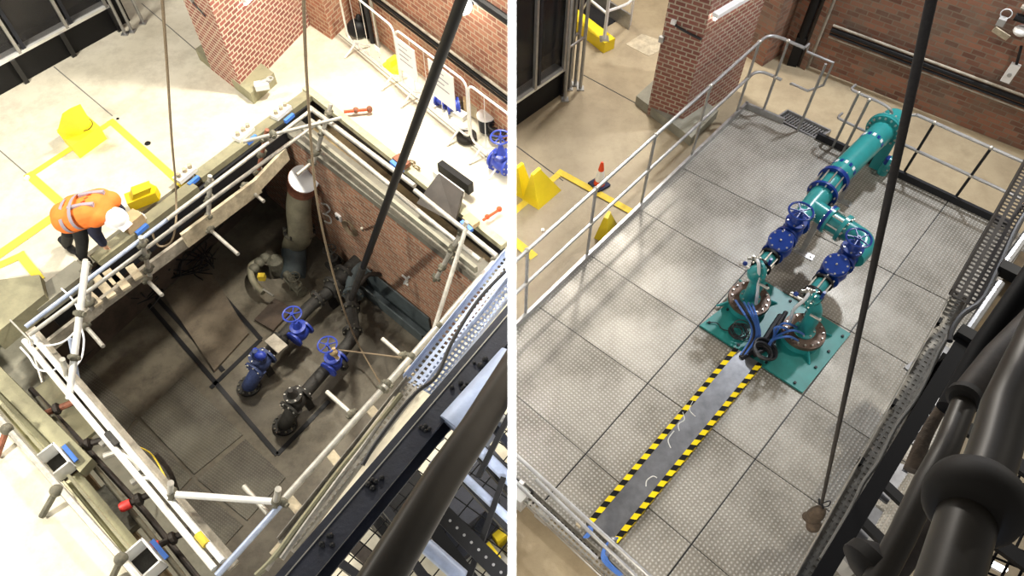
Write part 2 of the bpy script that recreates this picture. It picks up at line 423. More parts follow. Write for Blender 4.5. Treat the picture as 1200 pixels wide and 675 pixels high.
# far enclosing walls, mostly out of view
struct(MB().prism([V((-16, 17.5, 0)), V((ZC, 17.5, 0)), V((ZC, 18, 0)), V((-16, 18, 0))], 0, 6.5), 'wall_back', 'brick_wall_pale')
struct(MB().prism([V((.012, 17.5, 0)), V((16, 17.5, 0)), V((16, 18, 0)), V((.012, 18, 0))], 0, 6.5), 'wall_back', 'brick_wall')

# ---- floor joints and painted lines
def strip(mb, pts, w, z0, z1, pz=None):
    for a, b in zip(pts, pts[1:]):
        A, B = G(*a), G(*b)
        mb.bar(XY(A, (z0+z1)/2), XY(B, (z0+z1)/2), w, z1-z0)
mb = MB()
for a, b in (((63, 78), (132, 136)), ((166, 4), (243, 70)), ((-10, 168), (33, 205)), ((397, 40), (593, 203))): strip(mb, [a, b], .018, 0, .003)
struct(mb, 'trim_floor_joint', 'cable_grey')
mb = MB()
for a, b in (((605, 171), (660, 212)), ((680, 86), (747, 122))): strip(mb, [a, b], .016, 0, .003)
struct(mb, 'trim_floor_joint', 'cable_black')
PAINT = [0.]
def painted(name, chain, w, m, label):
    mb = MB(); ps = [G(*p) for p in chain]; PAINT[0] += .0016
    for i in range(len(ps)-1):
        d = (ps[i+1]-ps[i]).normalized(); mb.bar(XY(ps[i]-d*w/2, .004+PAINT[0]), XY(ps[i+1]+d*w/2, .004+PAINT[0]), w, .004)
    return struct(mb, name, m)
painted('trim_line', [(35, 206), (131, 143)], .11, 'line_yellow_pale', '')
painted('trim_line', [(131, 143), (222, 224)], .11, 'line_yellow_pale', '')
painted('trim_line', [(35, 206), (78, 244)], .13, 'line_yellow_pale', '')
painted('trim_line', [(78, 244), (-20, 312)], .15, 'line_yellow_pale', '')
painted('trim_line', [(-15, 318), (25, 300)], .12, 'line_yellow_pale', '')
painted('trim_line', [(25, 300), (46, 326)], .12, 'line_yellow_pale', '')
painted('trim_line', [(600, 251), (657, 203)], .1, 'line_yellow', '')
painted('trim_line', [(657, 203), (742, 250)], .11, 'line_yellow', '')
painted('trim_line', [(606, 286), (622, 299)], .14, 'line_yellow', '')
struct(MB().prism([G(733, 52), G(752, 40), G(790, 52), G(760, 66)], .001, .006), 'trim_paving_patch', 'timber')
exec_parts = []
# ================================================================== LEFT BAY
def tubeobj(name, m, label, cat, pts, r, n=10, smooth=0, group=None, clip=None, parent=None):
    o = MB().tube(pts, r, n, smooth).build(name, m, parent, clip=clip)
    if parent is None: lab(o, label, cat, group)
    return o
# ledge inside the lower left edge, with its clutter
lz = -.55
lp = [G(30, 392, lz), G(36, 402, lz), G(270, 690, lz), G(180, 740, lz), G(-60, 440, lz), G(-40, 400, lz)]
struct(MB().prism(lp, lz-.15, lz), 'trim_ledge', 'old_concrete')
o = MB().prism([G(-30, 428, .02), G(-14, 416, .02), G(108, 538, .02), G(94, 554, .02)], -.12, .03).build('edge_beam', 'kerb_olive'); lab(o, 'olive steel beam along the lower left edge of the pit, upper length', 'beam', 'olive edge beams')
mb = MB().bar(G(-20, 447, -.05), G(55, 532, -.05), .22, .03).bar(G(-20, 447, .0), G(55, 532, .0), .03, .2).bar(G(-29, 455, .0), G(46, 540, .0), .02, .12)
lab(mb.build('channel_beam', 'kerb_cream'), 'cream steel channel beam on the lower left pit edge above the first box socket', 'beam', 'edge channel beams')
mb = MB().bar(G(84, 560, -.05), G(158, 650, -.05), .2, .03).bar(G(84, 560, .0), G(158, 650, .0), .03, .2).bar(G(77, 566, .0), G(150, 656, .0), .02, .12)
lab(mb.build('channel_beam', 'kerb_cream'), 'cream steel channel beam between the two open box sockets', 'beam', 'edge channel beams')
for (x, y), l in (((69, 546), 'first open steel box socket with a blue tab on the lower left pit edge'), ((173, 660), 'second open steel box socket with a blue tab at the bottom of the pit edge')):
    c = G(x, y, .0); t = thing('box_socket', c, l, 'socket', 'open box sockets')
    d = (G(x+10, y+12)-G(x, y)).normalized(); a = V((-d.y, d.x, 0))
    mb = MB()
    for k, (dd, L) in enumerate(((a*.12, .36), (a*-.12, .36))): mb.bar(c+dd-d*L/2+V((0, 0, .08)), c+dd+d*L/2+V((0, 0, .08)), .02, .2)
    for dd in (d*.17, d*-.17): mb.bar(c+dd-a*.12+V((0, 0, .08)), c+dd+a*.12+V((0, 0, .08)), .02, .2)
    mb.build('box_wall', 'white_paint', t); MB().bar(c-d*.17, c+d*.17, .24, .02, off=-.05).build('box_base', 'grime', t)
    e = 1 if a.x > 0 else -1
    MB().bar(c+a*e*.17-d*.14+V((0, 0, .06)), c+a*e*.17+d*.14+V((0, 0, .06)), .05, .02).build('blue_tab', 'blue_tape', t, label='blue painted tab')
mb = MB().bar(G(119, 575, -.3), G(158, 620, -.3), .14, .12); lab(mb.build('concrete_block', 'grime_pale'), 'grimy oblong block lying in the gutter beside the cream channel beam', 'block')
mb = MB().bar(G(48, 452, -.4), G(103, 514, -.4), .3, .06); lab(mb.build('plank', 'kerb_olive'), 'olive plank laid in the gutter under the first red clamp tube', 'plank')
mb = MB().prism([G(67, 560, -.5), G(100, 548, -.5), G(215, 690, -.5), G(180, 700, -.5)], -.5, -.35); lab(mb.build('plank', 'timber_dirt'), 'weathered brown timber sleeper lying along the gutter below the dark conduits', 'plank')
tubeobj('conduit', 'tube_dark', 'dark steel conduit running the length of the left gutter, outer one', 'pipe', [G(36, 456, -.3), G(100, 524, -.3), G(170, 600, -.3), G(232, 678, -.3)], .035, group=None)
tubeobj('conduit', 'pipe_grey', 'grey steel conduit running the length of the left gutter, inner one', 'pipe', [G(44, 466, -.22), G(100, 534, -.22), G(168, 616, -.22), G(226, 690, -.22)], .03)
for k, (a, b, w) in enumerate((((42, 489), (87, 471), 'uppermost'), ((78, 529), (124, 514), 'second from the top'), ((144, 594), (176, 579), 'third down, with a red end cap'), ((178, 643), (222, 621), 'lowest, with a big red end cap'))):
    A, B = G(*a, -.1), G(*b, -.1); t = thing('clamp_tube', (A+B)/2-V((0, 0, .05)), 'short rusty clamp tube across the left gutter, '+w, 'tube', 'clamp tubes across the gutter')
    MB().tube([A, B], .04).build('tube', 'tube_dark' if k > 0 else 'tube_rust', t)
    MB().lathe(lerp(A, B, .45), B-A, [(0, .05), (.02, .075), (.06, .075), (.08, .05)], 10).build('coupler', 'tube_dark', t)
    if k > 1: MB().lathe(A, A-B, [(-.09, .055), (0, .06), (.03, .05)], 12).build('end_cap', 'red', t, label='red end cap')
# white scaffold barrier tube outside the gutter
t = thing('scaffold_rail', G(80, 575, .1), 'white scaffold tube with stub brackets along the bright floor at lower left', 'rail')
MB().tube([G(-15, 474, .25), G(70, 572, .25), G(168, 683, .25)], .04).build('tube', 'tube_pale', t)
for a, b in (((8, 503), (-4, 536)), ((66, 575), (49, 605)), ((142, 655), (130, 680))):
    MB().tube([G(*a, .28), G(*b, .04)], .035).build('bracket', 'tube_rust' if b[0] < 0 else 'grime_pale', t)
    MB().ball(G(*a, .28), .07).build('coupler', 'grime_pale', t)
# scaffold beam (aluminium) across the lower left
t = thing('scaffold_beam', G(150, 525, .2), 'long white aluminium scaffold beam above the lower left side of the pit', 'beam')
for off in (-.05, .05):
    A, B = G(33, 396, .35), G(256, 662, .35); d = (B-A).normalized(); a = V((-d.y, d.x, 0))
    MB().tube([A+a*off, B+a*off], .036, 12).build('chord', 'alu', t)
A, B = G(28, 392, .22), G(266, 672, .22); d = (B-A).normalized(); a = V((-d.y, d.x, 0))
MB().bar(A+a*.09, B+a*.09, .13, .04).build('web', 'timber_grey', t, label='timber board under the beam')
MB().lathe(G(232, 626, .36), d, [(0, .045), (.16, .045)], 10).build('tape', 'line_yellow', t, label='yellow tape band')
MB().lathe(G(126, 508, .36), d, [(0, .045), (.22, .045)], 10).build('sleeve', 'grime', t, label='dark sleeve')
def pole(label, a, za, b, zb, r=.03, m='tube_pale', group=None, couplers=(), cap=None, name='scaffold_tube', clip=None):
    A, B = G(*a, za), G(*b, zb)
    t = thing(name, V(((A.x+B.x)/2, (A.y+B.y)/2, min(za, zb))), label, 'scaffold tube', group)
    MB().tube([A, B], r, 12).build('tube', m, t, clip=clip)
    for c in couplers:
        p = lerp(A, B, c); mb = MB().ball(p, .055, .055, .065); u = basis(B-A)[0]
        mb.frust(p-u*.07, p+u*.07, .03, n=8); mb.build('coupler', 'grime_pale', t, clip=clip)
    if cap: MB().tube([lerp(A, B, .55), B+(B-A)*.01], r*1.08, 12).build('painted_end', cap, t, label='painted end')
    return t
pole('white scaffold brace crossing the bottom left corner from beam to near rail', (202, 579), .4, (325, 588), .4, .038, 'alu', couplers=(.0, .99))
pole('short white putlog tube lying beside the bottom brace', (286, 570), .2, (314, 602), .3, .028)
pole('tall white scaffold standard leaning over the left corner of the pit', (81, 467), .3, (101, 306), 1.3, .04, 'alu', couplers=(.3, .62))
pole('slim white diagonal tube at the left corner, beside the tall standard', (35, 398), .4, (50, 448), .1, .02)
pole('thin white wire tube from the pit edge down to the beam end', (12, 375), .3, (38, 402), .3, .012)
pole('open ended stub tube standing beside the tall white standard', (79, 443), .3, (73, 421), .75, .03)
pole('bluish flat stay hanging down behind the tall white standard', (92, 447), .0, (82, 397), .5, .025, 'tray_cool')
pole('open ended stub standing where the brace meets the white beam', (199, 580), .35, (200, 566), .75, .034, 'tube_pale')
pole('open ended stub standing on the near rail coupler', (323, 590), .35, (326, 573), .75, .034, 'tube_pale')
# cables around the left corner
for a, l in (([(38, 402), (55, 405), (75, 400), (90, 385), (92, 368), (86, 352), (72, 338)], 'white cable looped from the beam end round the tall standard'),
             ([(24, 407), (34, 418), (44, 432), (60, 435), (70, 428)], 'white cable drooping below the beam end'),
             ([(92, 378), (98, 395), (96, 418), (88, 430)], 'thin white wire hanging off the tall standard')):
    tubeobj('cable', 'cable_white', l, 'cable', [G(*p, .35) for p in a], .012, 6, 6)
tubeobj('cable', 'tube_dark', 'dark hose hanging under the white beam into the pit', 'hose', [G(182, 532, -.3), G(200, 555, -.6), G(212, 590, -1.2), G(222, 612, -1.4)], .03, 8, 5)
for a, l in (([(118, 522), (132, 512), (146, 516), (152, 530)], 'upper white hose loop bulging from under the beam'), ([(122, 535), (140, 530), (158, 540), (166, 552)], 'middle white hose loop bulging from under the beam'), ([(154, 566), (166, 560), (182, 562), (192, 576)], 'lower white hose loop bulging from under the beam')):
    tubeobj('hose', 'tube_pale', l, 'hose', [G(*p, .05) for p in a], .04, 8, 5)
tubeobj('cable', 'line_yellow', 'thin yellowish cord hanging over the white beam', 'cord', [G(143, 518, .1), G(175, 530, -.2), G(192, 556, -.3), G(199, 570, .3)], .01, 6, 5)
# ---- handrails along the upper left side
hU = [(30, 383), (237, 226), (362, 128)]
def rail(name, a, za, b, zb, label, r=.03, m='tube_pale', **k):
    return pole(label, a, za, b, zb, r, m, name=name, **k)
rail('guard_rail', (30, 383), .75, (240, 224), .75, 'upper guard rail tube along the upper left side, left length', .028, 'tray_cool')
rail('guard_rail', (196, 257), .8, (366, 128), .8, 'upper guard rail tube along the upper left side, right length', .028)
rail('guard_rail', (34, 393), .5, (240, 240), .5, 'lower guard rail tube along the upper left side, left length', .028)
rail('guard_rail', (200, 269), .5, (375, 142), .5, 'lower guard rail tube along the upper left side, right length', .028)
rail('guard_rail', (285, 166), .9, (400, 138), .9, 'white tube with orange tip laid over the far corner guard rails', .026, couplers=(.3,))
# V side
rail('guard_rail', (363, 126), .8, (486, 218), .8, 'upper guard rail over the brick side, from the far corner to the black hoist pole', .036)
rail('guard_rail', (364, 141), .45, (457, 217), .45, 'lower guard rail over the brick side, from the far corner to the black hoist pole', .036)
rail('guard_rail', (486, 223), .8, (582, 300), .8, 'upper guard rail over the brick side, right of the black hoist pole', .034)
rail('guard_rail', (463, 225), .45, (562, 305), .45, 'lower guard rail over the brick side, right of the black hoist pole', .034)
rail('guard_rail', (254, 675), .35, (333, 587), .35, 'near guard rail, lowest length with a blue clamp', .036, 'tray_cool', couplers=(.98,))
rail('guard_rail', (333, 585), .35, (452, 452), .35, 'near guard rail, middle length', .04, 'tube_pale', couplers=(.97,))
rail('guard_rail', (450, 455), .4, (583, 303), .4, 'near guard rail, upper length with rope lashings', .044, 'tube_pale', couplers=(.03, .22, .45, .98))
# timber toe boards
def board(label, a, b, z, h=.22, w=.05, m='timber', clip=None):
    o = MB().bar(G(*a, z), G(*b, z), w, h).build('toe_board', m, clip=clip); lab(o, label, 'board'); return o
board('long pale toe board hanging inside the upper left side, middle length', (216, 282), (303, 217), .0, .28)
board('long pale toe board at the far end of the upper left side', (296, 222), (336, 180), .0, .24)
board('weathered toe board on the upper left side beside the pallet planks', (103, 368), (218, 283), -.1, .2, m='timber_grey')
board('weathered toe board at the left corner of the upper left side', (45, 415), (118, 358), -.1, .2, m='timber_grey')
board('grey toe board capping the inner edge of the brick side', (355, 152), (558, 316), -.0, .12, m='old_concrete')
for i, (a, b) in enumerate((((103, 345), (116, 357)), ((112, 325), (132, 348)), ((125, 318), (138, 332)), ((135, 322), (149, 338)), ((152, 312), (163, 326)))):
    o = MB().bar(G(*a, -.02), G(*b, -.02), .12, .04).build('loose_plank', 'timber'); lab(o, ['first', 'second', 'third', 'fourth', 'last'][i]+' short pallet plank from the left below the crouching worker', 'plank', 'pallet planks')
# posts with couplers
for (a, b, zb, l) in (((100, 305), (106, 366), -.1, 'scaffold upright at the left corner of the upper left rails'),
                  ((165, 278), (176, 324), -.1, 'scaffold upright below the crouching worker'),
                  ((246, 206), (244, 264), -.1, 'scaffold upright in the middle of the upper left rails'),
                  ((313, 152), (300, 212), -.2, 'scaffold upright with a rusty sleeve near the far end of the upper left rails'),
                  ((388, 122), (367, 192), -.1, 'scaffold upright at the far corner of the pit'),
                  ((547, 260), (512, 325), -.1, 'scaffold upright clamped on the right end of the brick side rails')):
    A, B = G(*a, .85), G(*b, zb)
    t = thing('scaffold_upright', XY(B, zb), l, 'scaffold upright', 'scaffold uprights')
    MB().tube([A, B], .032, 12).build('tube', 'tube_pale' if 'rusty' not in l else 'tube_rust', t)
    for q in (.15, .45, .8): MB().ball(lerp(A, B, q), .06).frust(lerp(A, B, q)-dirU*.08, lerp(A, B, q)+dirU*.08, .035, n=8).build('coupler', 'grime_pale', t)
for a, b, z, cap, l in (((245, 268), (279, 298), -.1, 'orange_red', 'putlog tube with a red end sticking into the pit below the worker side'),
                   ((172, 328), (190, 346), -.1, 'tube_pale', 'short pale putlog tube on the upper left side below the worker'),
                   ((100, 382), (121, 406), -.1, 'tube_pale', 'short pale putlog tube nearest the tall white standard'),
                   ((286, 217), (309, 236), -.1, 'tube_pale', 'short pale putlog tube near the far end of the upper left side'),
                   ((366, 190), (348, 205), -.1, 'tube_pale', 'short pale putlog tube pointing at the round pipe opening'),
                   ((472, 418), (448, 397), .1, 'red', 'putlog tube with red sleeve at the upper part of the near rail'),
                   ((413, 486), (383, 459), .1, 'red', 'putlog tube with red sleeve at the middle of the near rail')):
    pole(l, a, z, b, z+.02, .028, 'tube_pale', 'putlogs', couplers=(.03,), cap=None if cap == 'tube_pale' else None)
pole('long pale diagonal brace from the near rail up to the brick side upright', (500, 413), .3, (546, 268), .9, .03, 'tube_pale')
pole('short rusty stay under the right brick side upright', (541, 280), .2, (508, 330), -.3, .022, 'grime_pale', couplers=(.4, .9))
pole('stub tube with coupler at the right end of the near rail', (580, 302), .4, (570, 322), .3, .03, 'tube_pale')
# tubes hooked in the near side gap, timber bearers under the tray
for i, (a, b) in enumerate((((337, 583), (352, 600)), ((386, 530), (398, 545)), ((434, 480), (445, 492)), ((477, 432), (484, 440)), ((531, 366), (538, 376)))):
    o = MB().bar(G(*a, .05), G(*b, .05), .11, .08).build('timber_bearer', 'timber'); lab(o, ['lowest', 'second', 'third', 'fourth', 'uppermost'][i]+' yellowish timber bearer between near rail and cable tray, counted from the bottom', 'timber', 'timber bearers')
o = MB().bar(G(318, 650, .0), G(347, 615, .0), .04, .06).build('timber_lath', 'timber'); lab(o, 'pale timber lath lying beside the lowest part of the cable tray', 'timber')
# cream beams round the opening
o = MB().bar(G(358, 104, .05), G(591, 288, .05), .12, .1).build('edge_beam', 'kerb_cream', clip=ZC); lab(o, 'long cream kerb beam on the floor edge above the brick side', 'beam')
n_ = V((-dirV.y, dirV.x, 0))*sg
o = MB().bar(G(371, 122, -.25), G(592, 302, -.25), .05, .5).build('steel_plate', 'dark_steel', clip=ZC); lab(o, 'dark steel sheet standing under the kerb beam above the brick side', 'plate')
o = MB().bar(G(361, 112, .05), G(232, 208, .05), .2, .1).build('edge_beam', 'kerb_olive'); lab(o, 'olive kerb on the upper left floor edge by the brick pillar', 'beam')
o = MB().bar(G(228, 218, .05), G(112, 306, .05), .2, .1).build('edge_beam', 'kerb_olive'); lab(o, 'olive kerb on the floor edge where the worker bends down', 'beam')
o = MB().bar(G(100, 316, .08), G(40, 362, .08), .3, .2).build('edge_beam', 'old_concrete'); lab(o, 'dark worn kerb at the left corner of the pit', 'beam')
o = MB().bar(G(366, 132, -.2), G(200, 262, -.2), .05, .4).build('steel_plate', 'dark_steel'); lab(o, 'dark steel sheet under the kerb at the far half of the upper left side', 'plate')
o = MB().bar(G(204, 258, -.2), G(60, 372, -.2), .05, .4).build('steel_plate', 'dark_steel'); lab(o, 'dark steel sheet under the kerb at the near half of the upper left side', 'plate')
o = MB().prism([G(-20, 330, .3), G(46, 322, .3), G(52, 345, .3), G(-10, 395, .3)], 0, .3).build('concrete_plinth', 'kerb_olive'); lab(o, 'low concrete plinth with yellow edging at the far left of the pit', 'plinth')
for (x, y, l) in ((218, 206, 'under the hanging rope'), (286, 158, 'nearer the brick pillar'), (330, 133, 'at the far pit corner'), (157, 262, 'beside the white helmet')):
    c = G(x, y, .1); t = thing('clamp_bracket', c, 'cream clamp bracket with blue foot on the kerb '+l, 'bracket', 'kerb brackets')
    MB().box(c, .34, .16, .07, -dirU).build('plate', 'white_paint', t)
    mb = MB()
    for q in (-.1, .02, .12): mb.frust(c-dirU*q+V((0, 0, .07)), c-dirU*q+V((0, 0, .13)), .035, n=8)
    mb.build('bolt', 'timber', t)
    MB().box(c+V((.14, -.1, -.04)), .2, .05, .06, -dirU).build('foot', 'blue_tape', t, label='blue foot')
# yellow sack/bag on the kerb
c = G(168, 236, .1)
mb = MB(); q = Matrix.Rotation(.6, 3, 'Z')
mb.slab([c+q @ V(p) for p in ((-.2, -.1, 0), (.2, -.12, 0), (.26, .0, 0), (.2, .12, 0), (-.18, .12, 0))], (0, 0, .16)); mb.slab([c+q @ V(p) for p in ((-.12, -.08, .16), (.14, -.08, .16), (.16, .07, .16), (-.1, .09, .16))], (.05, .02, .1))
lab(mb.build('plastic_wedge', 'yellow'), 'yellow plastic wedge lying on the kerb to the right of the worker', 'wedge')
o = MB().box(G(157, 264, .1), .3, .2, .16, -dirU).build('cardboard_box', 'card'); lab(o, 'small brown box on the kerb in front of the white helmet', 'box')
# ropes
tubeobj('hoist_rope', 'rope', 'left thin brown rope hanging down to a loop over the guard rail', 'rope', [D(188, -30, 5), D(196, 80, 6.5), D(201, 160, 7.6), G(206, 220, .9), G(206, 262, .5), G(200, 284, .3), G(186, 288, .3), G(178, 272, .6)], .014, 6, 6)
tubeobj('hoist_rope', 'rope', 'long brown rope hanging in front of the pillar down into the pit', 'rope', [D(355, -30, 4.5), D(360, 100, 6.5), D(370, 225, 8.5), D(385, 300, 10), D(402, 360, 11), G(418, 400, -2.5), G(445, 448, -2.9)], .014, 6, 6)
tubeobj('hoist_rope', 'rope', 'thin pale cord tied from the right blue handwheel to the near rail', 'rope', [G(397, 410, -1.9), G(430, 414, -1.2), G(470, 419, .3)], .012, 6, 4)
t = thing('hoist_pole', G(440, 285, -2.2), 'long black hoist pole slanting from the lamp down into the pit', 'pole')
q1_ = G(412, 350, -2.4); MB().tube(ext([D(552, -30, 3.4), lerp(D(552, -30, 3.4), q1_, .72)], 1.), [.02, .045], 12).build('pole', 'black', t, clip=ZC)
MB().tube([lerp(D(552, -30, 3.4), q1_, .71), q1_], .055, 10).build('lower_end', 'grime', t)
# ---- person
def body():
    P = lambda x, y, z: G(x, y, z)
    j = dict(foot1=P(96, 300, .12), foot2=P(78, 286, .06), knee1=P(96, 282, .5), knee2=P(80, 272, .5), hip=P(84, 251, .92), hip1=P(90, 257, .9), hip2=P(80, 244, .9),
             waist=P(96, 247, 1.0), chest=P(112, 243, 1.02), neck=P(125, 248, .98), head=P(136, 256, .92), shL=P(109, 256, .98), shR=P(126, 236, .98),
             elL=P(111, 272, .62), elR=P(140, 247, .62), haL=P(122, 287, .26), haR=P(146, 262, .35))
    return j
J = body()
def fig(name, m, segs, parent, vox=.012, balls=(), lb=None):
    mb = MB()
    for a, b, ra, rb in segs:
        mb.frust(a, b, ra, rb, 14); mb.ball(a, ra); mb.ball(b, rb)
    for b in balls: mb.ball(*b)
    o = mb.build(name, m, parent)
    r = o.modifiers.new('remesh', 'REMESH'); r.mode = 'VOXEL'; r.voxel_size = vox; r.use_smooth_shade = True
    s = o.modifiers.new('smooth', 'SMOOTH'); s.iterations = 4; s.factor = .6
    if lb: o['label'] = lb
    return o
per = thing('person', XY(J['foot1'], .1), 'person in orange hi-vis vest, navy sleeves and white helmet bending over the pit kerb', 'person')
def hand(elb, ha):
    d = (ha-elb).normalized(); u, w, _ = basis(d); u = V((1, 0, 0))-d*d.x; u.normalize(); w = d.cross(u); s = [(ha, ha+d*.07, .028, .034)]
    for i, L in enumerate((.06, .075, .07, .052)):
        b = ha+d*.08+u*(.02*(i-1.5)); m_ = b+d*L*.6+w*.006; s += [(b, m_, .0095, .009), (m_, m_+(d*.6-w*.5)*L*.6, .009, .008)]
    b = ha+d*.02+u*-.03; s += [(b, b-u*.03+d*.03, .012, .010), (b-u*.03+d*.03, b-u*.03+d*.06, .010, .009)]
    return s
segs = [(J['hip'], J['waist'], .13, .12), (J['waist'], J['chest'], .12, .14), (J['chest'], J['neck'], .10, .055), (J['neck'], J['head'], .055, .07),
        (J['shL'], J['elL'], .05, .04), (J['elL'], J['haL'], .04, .027), (J['shR'], J['elR'], .05, .04), (J['elR'], J['haR'], .04, .027), (J['shL'], J['shR'], .07, .07),
        (J['hip1'], J['knee1'], .085, .06), (J['knee1'], J['foot1'], .058, .04), (J['hip2'], J['knee2'], .085, .06), (J['knee2'], J['foot2'], .058, .04)]
segs += hand(J['elL'], J['haL'])+hand(J['elR'], J['haR'])
hd = J['head']; fwd = (J['head']-J['neck']).normalized(); face = V((.35, -.25, -.9)).normalized()
fig('body', 'skin', segs, per, .008, balls=[(hd, .09, .09, .105), (hd+face*.095, .02), (hd+face*.06+fwd*-.05, .05)])
fig('trousers', 'trouser', [(J['hip'], J['hip1'], .15, .12), (J['hip'], J['hip2'], .15, .12), (J['hip1'], J['knee1'], .11, .085), (J['knee1'], lerp(J['knee1'], J['foot1'], .88), .083, .07), (J['hip2'], J['knee2'], .11, .085), (J['knee2'], lerp(J['knee2'], J['foot2'], .88), .083, .07)], per, .014)
fig('jacket', 'navy', [(J['shL']+(J['elL']-J['shL'])*.15, J['elL'], .10, .08), (J['elL'], lerp(J['elL'], J['haL'], .85), .08, .058), (J['shR']+(J['elR']-J['shR'])*.15, J['elR'], .10, .08), (J['elR'], lerp(J['elR'], J['haR'], .85), .08, .058)], per, .014)
tv = (J['chest']-J['hip']).normalized(); sv = (J['shR']-J['shL']).normalized(); nv = tv.cross(sv); nv = nv if nv.z > 0 else -nv
def ringband(mb, c, ax, rx, ry, w, t0=0, t1=2*math.pi, n=28):
    a1 = sv-ax*sv.dot(ax); a1.normalize(); a2 = ax.cross(a1); vs = []; m = n+1
    for i in range(m):
        a = t0+(t1-t0)*i/n; p = c+a1*(rx*math.cos(a))+a2*(ry*math.sin(a)); vs += [p-ax*w/2, p+ax*w/2]
    mb.add(vs, [(2*i, 2*i+1, 2*i+3, 2*i+2) for i in range(n)])
vest = fig('vest', 'orange', [(J['hip']+sv*-.09, J['chest']+sv*-.12, .19, .165), (J['hip']+sv*.09, J['chest']+sv*.12, .19, .165), (J['hip']-tv*.08, J['chest'], .19, .17), (J['chest']+sv*-.12, J['shL']+tv*.05, .165, .125), (J['chest']+sv*.12, J['shR']+tv*.05, .165, .125), (J['shL']+tv*.03, J['shR']+tv*.03, .13, .13)], per, .014)
def backband(pts, w, name, m):               # tape lying on the back
    mb = MB(); mb.tube([p for p in pts], w, 6)
    return mb.build(name, m, vest)
for off in (-.10, .10):
    pts = [J['waist']+sv*off*1.15+nv*.165, J['chest']+sv*off*1.1+nv*.155, J['chest']+sv*off*1.1+tv*.14+nv*.12]
    MB().bar(pts[0], pts[1], .05, .05, up=nv).bar(pts[1], pts[2], .05, .05, up=nv).build('reflective_tape', 'silver_tape', vest)
mb = MB(); ringband(mb, J['waist']-tv*.0, tv, .282, .192, .05); mb.build('reflective_tape', 'silver_tape', vest)
mb = MB(); ringband(mb, J['hip']+tv*.02, tv, .286, .196, .05); mb.build('reflective_tape', 'silver_tape', vest)
mb = MB()
for i in range(3):
    c = J['chest']+nv*.172+sv*(.06*(i-1))-tv*.01; mb.bar(c-tv*.03, c+tv*.03, .012, .02, up=nv); mb.bar(c-sv*.02, c+sv*.02, .012, .02, up=nv)
mb.build('lettering', 'orange_red', vest, label='faded red lettering')
hx = (fwd*.55+V((0, 0, .8))).normalized(); u, w, _ = basis(hx)
mb = MB().lathe(hd-hx*.01, hx, [(0, .15), (.012, .15), (.018, .128), (.06, .122), (.1, .095), (.125, .06), (.135, .01)], 24); mb.bar(hd+fwd*.10, hd+fwd*.17-V((0, 0, .03)), .16, .014)
mb.build('safety_helmet', 'helmet', per)
MB().ball(hd-fwd*.04, .098, .098, .09).build('hair', 'hair', per)
for f, k in (('foot1', 'knee1'), ('foot2', 'knee2')):
    c = J[f]; mb = MB().ball(c+V((.07, -.06, -.03)), .13, .055, .05, rot=Matrix.Rotation(-.7, 3, 'Z')); mb.frust(c+V((0, 0, -.04)), c+V((0, 0, .12)), .06, .065); mb.build('boot', 'black', per)
# ---- brick pillar, plinth, pier (left)
def poly_struct(name, pts, z0, z1, m, rot=0.): return struct(MB().prism([V(p) for p in pts], z0, z1), name, m, rot)
pA, pB, pC = G(248, 82), G(286, 112), G(364, 29)
pE = pA+(pC-pB)
poly_struct('wall_pillar', [pA, pB, pC, pE], 0, 6.5, 'brick_pillar_pale')
qA, qB, qC = G(234, 70), G(298, 122), G(325, 98)
d1 = (qB-qA); d2 = (qC-qB)
poly_struct('trim_plinth', [qA, qB, qC, qA+d2], 0, .22, 'kerb_olive')
sA, sB, sC = G(364, 30), G(389, 47), G(414, 22)
poly_struct('wall_pier', [sA, sB, sC, sA+(sC-sB)], 0, 6.5, 'brick_wall_pale')
def tube_light(a, b, label, wdir, z):
    A, B = a, b; t = thing('tube_light', (A+B)/2-V((0, 0, .1)), label, 'light')
    MB().bar(A, B, .1, .06).build('housing', 'white', t)
    MB().tube([A+V((0, 0, -.05)), B+V((0, 0, -.05))], .022).build('tube', 'lamp_glow', t)
n1 = (G(286, 112)-G(248, 82)).normalized()
pm = lambda t, z: lerp(pB, pC, t)+n1*.09+V((0, 0, z))
tube_light(pm(.3, 1.4), pm(.85, 1.4), 'white fluorescent tube light on the face of the left brick pillar', n1, 2)
c = G(308, 103, .22); mb = MB().box(c, .22, .14, .1, (1, .3)); t = thing('valve_fitting', c, 'small white valve fitting lying on the left pillar plinth', 'fitting'); mb.build('body', 'white_paint', t)
MB().frust(c+V((-.12, 0, .05)), c+V((.14, .06, .12)), .04).torus(c+V((.14, .06, .14)), (0, 0, 1), .05, .012, 14, 6).build('hand_lever', 'grey_box', t)
t = thing('wall_socket', pB+(pA-pB)*.3, 'small grey cable bracket on the left face of the left pillar', 'bracket')
q = lerp(pA, pB, .4)+(pB-pC).normalized()*.03+V((0, 0, 1.5)); MB().box(q, .06, .04, .05, pB-pA).build('box', 'grey_box', t); MB().tube([q, q+(pB-pA).normalized()*.3+V((0, 0, -.12))], .012).build('cable', 'cable_black', t)
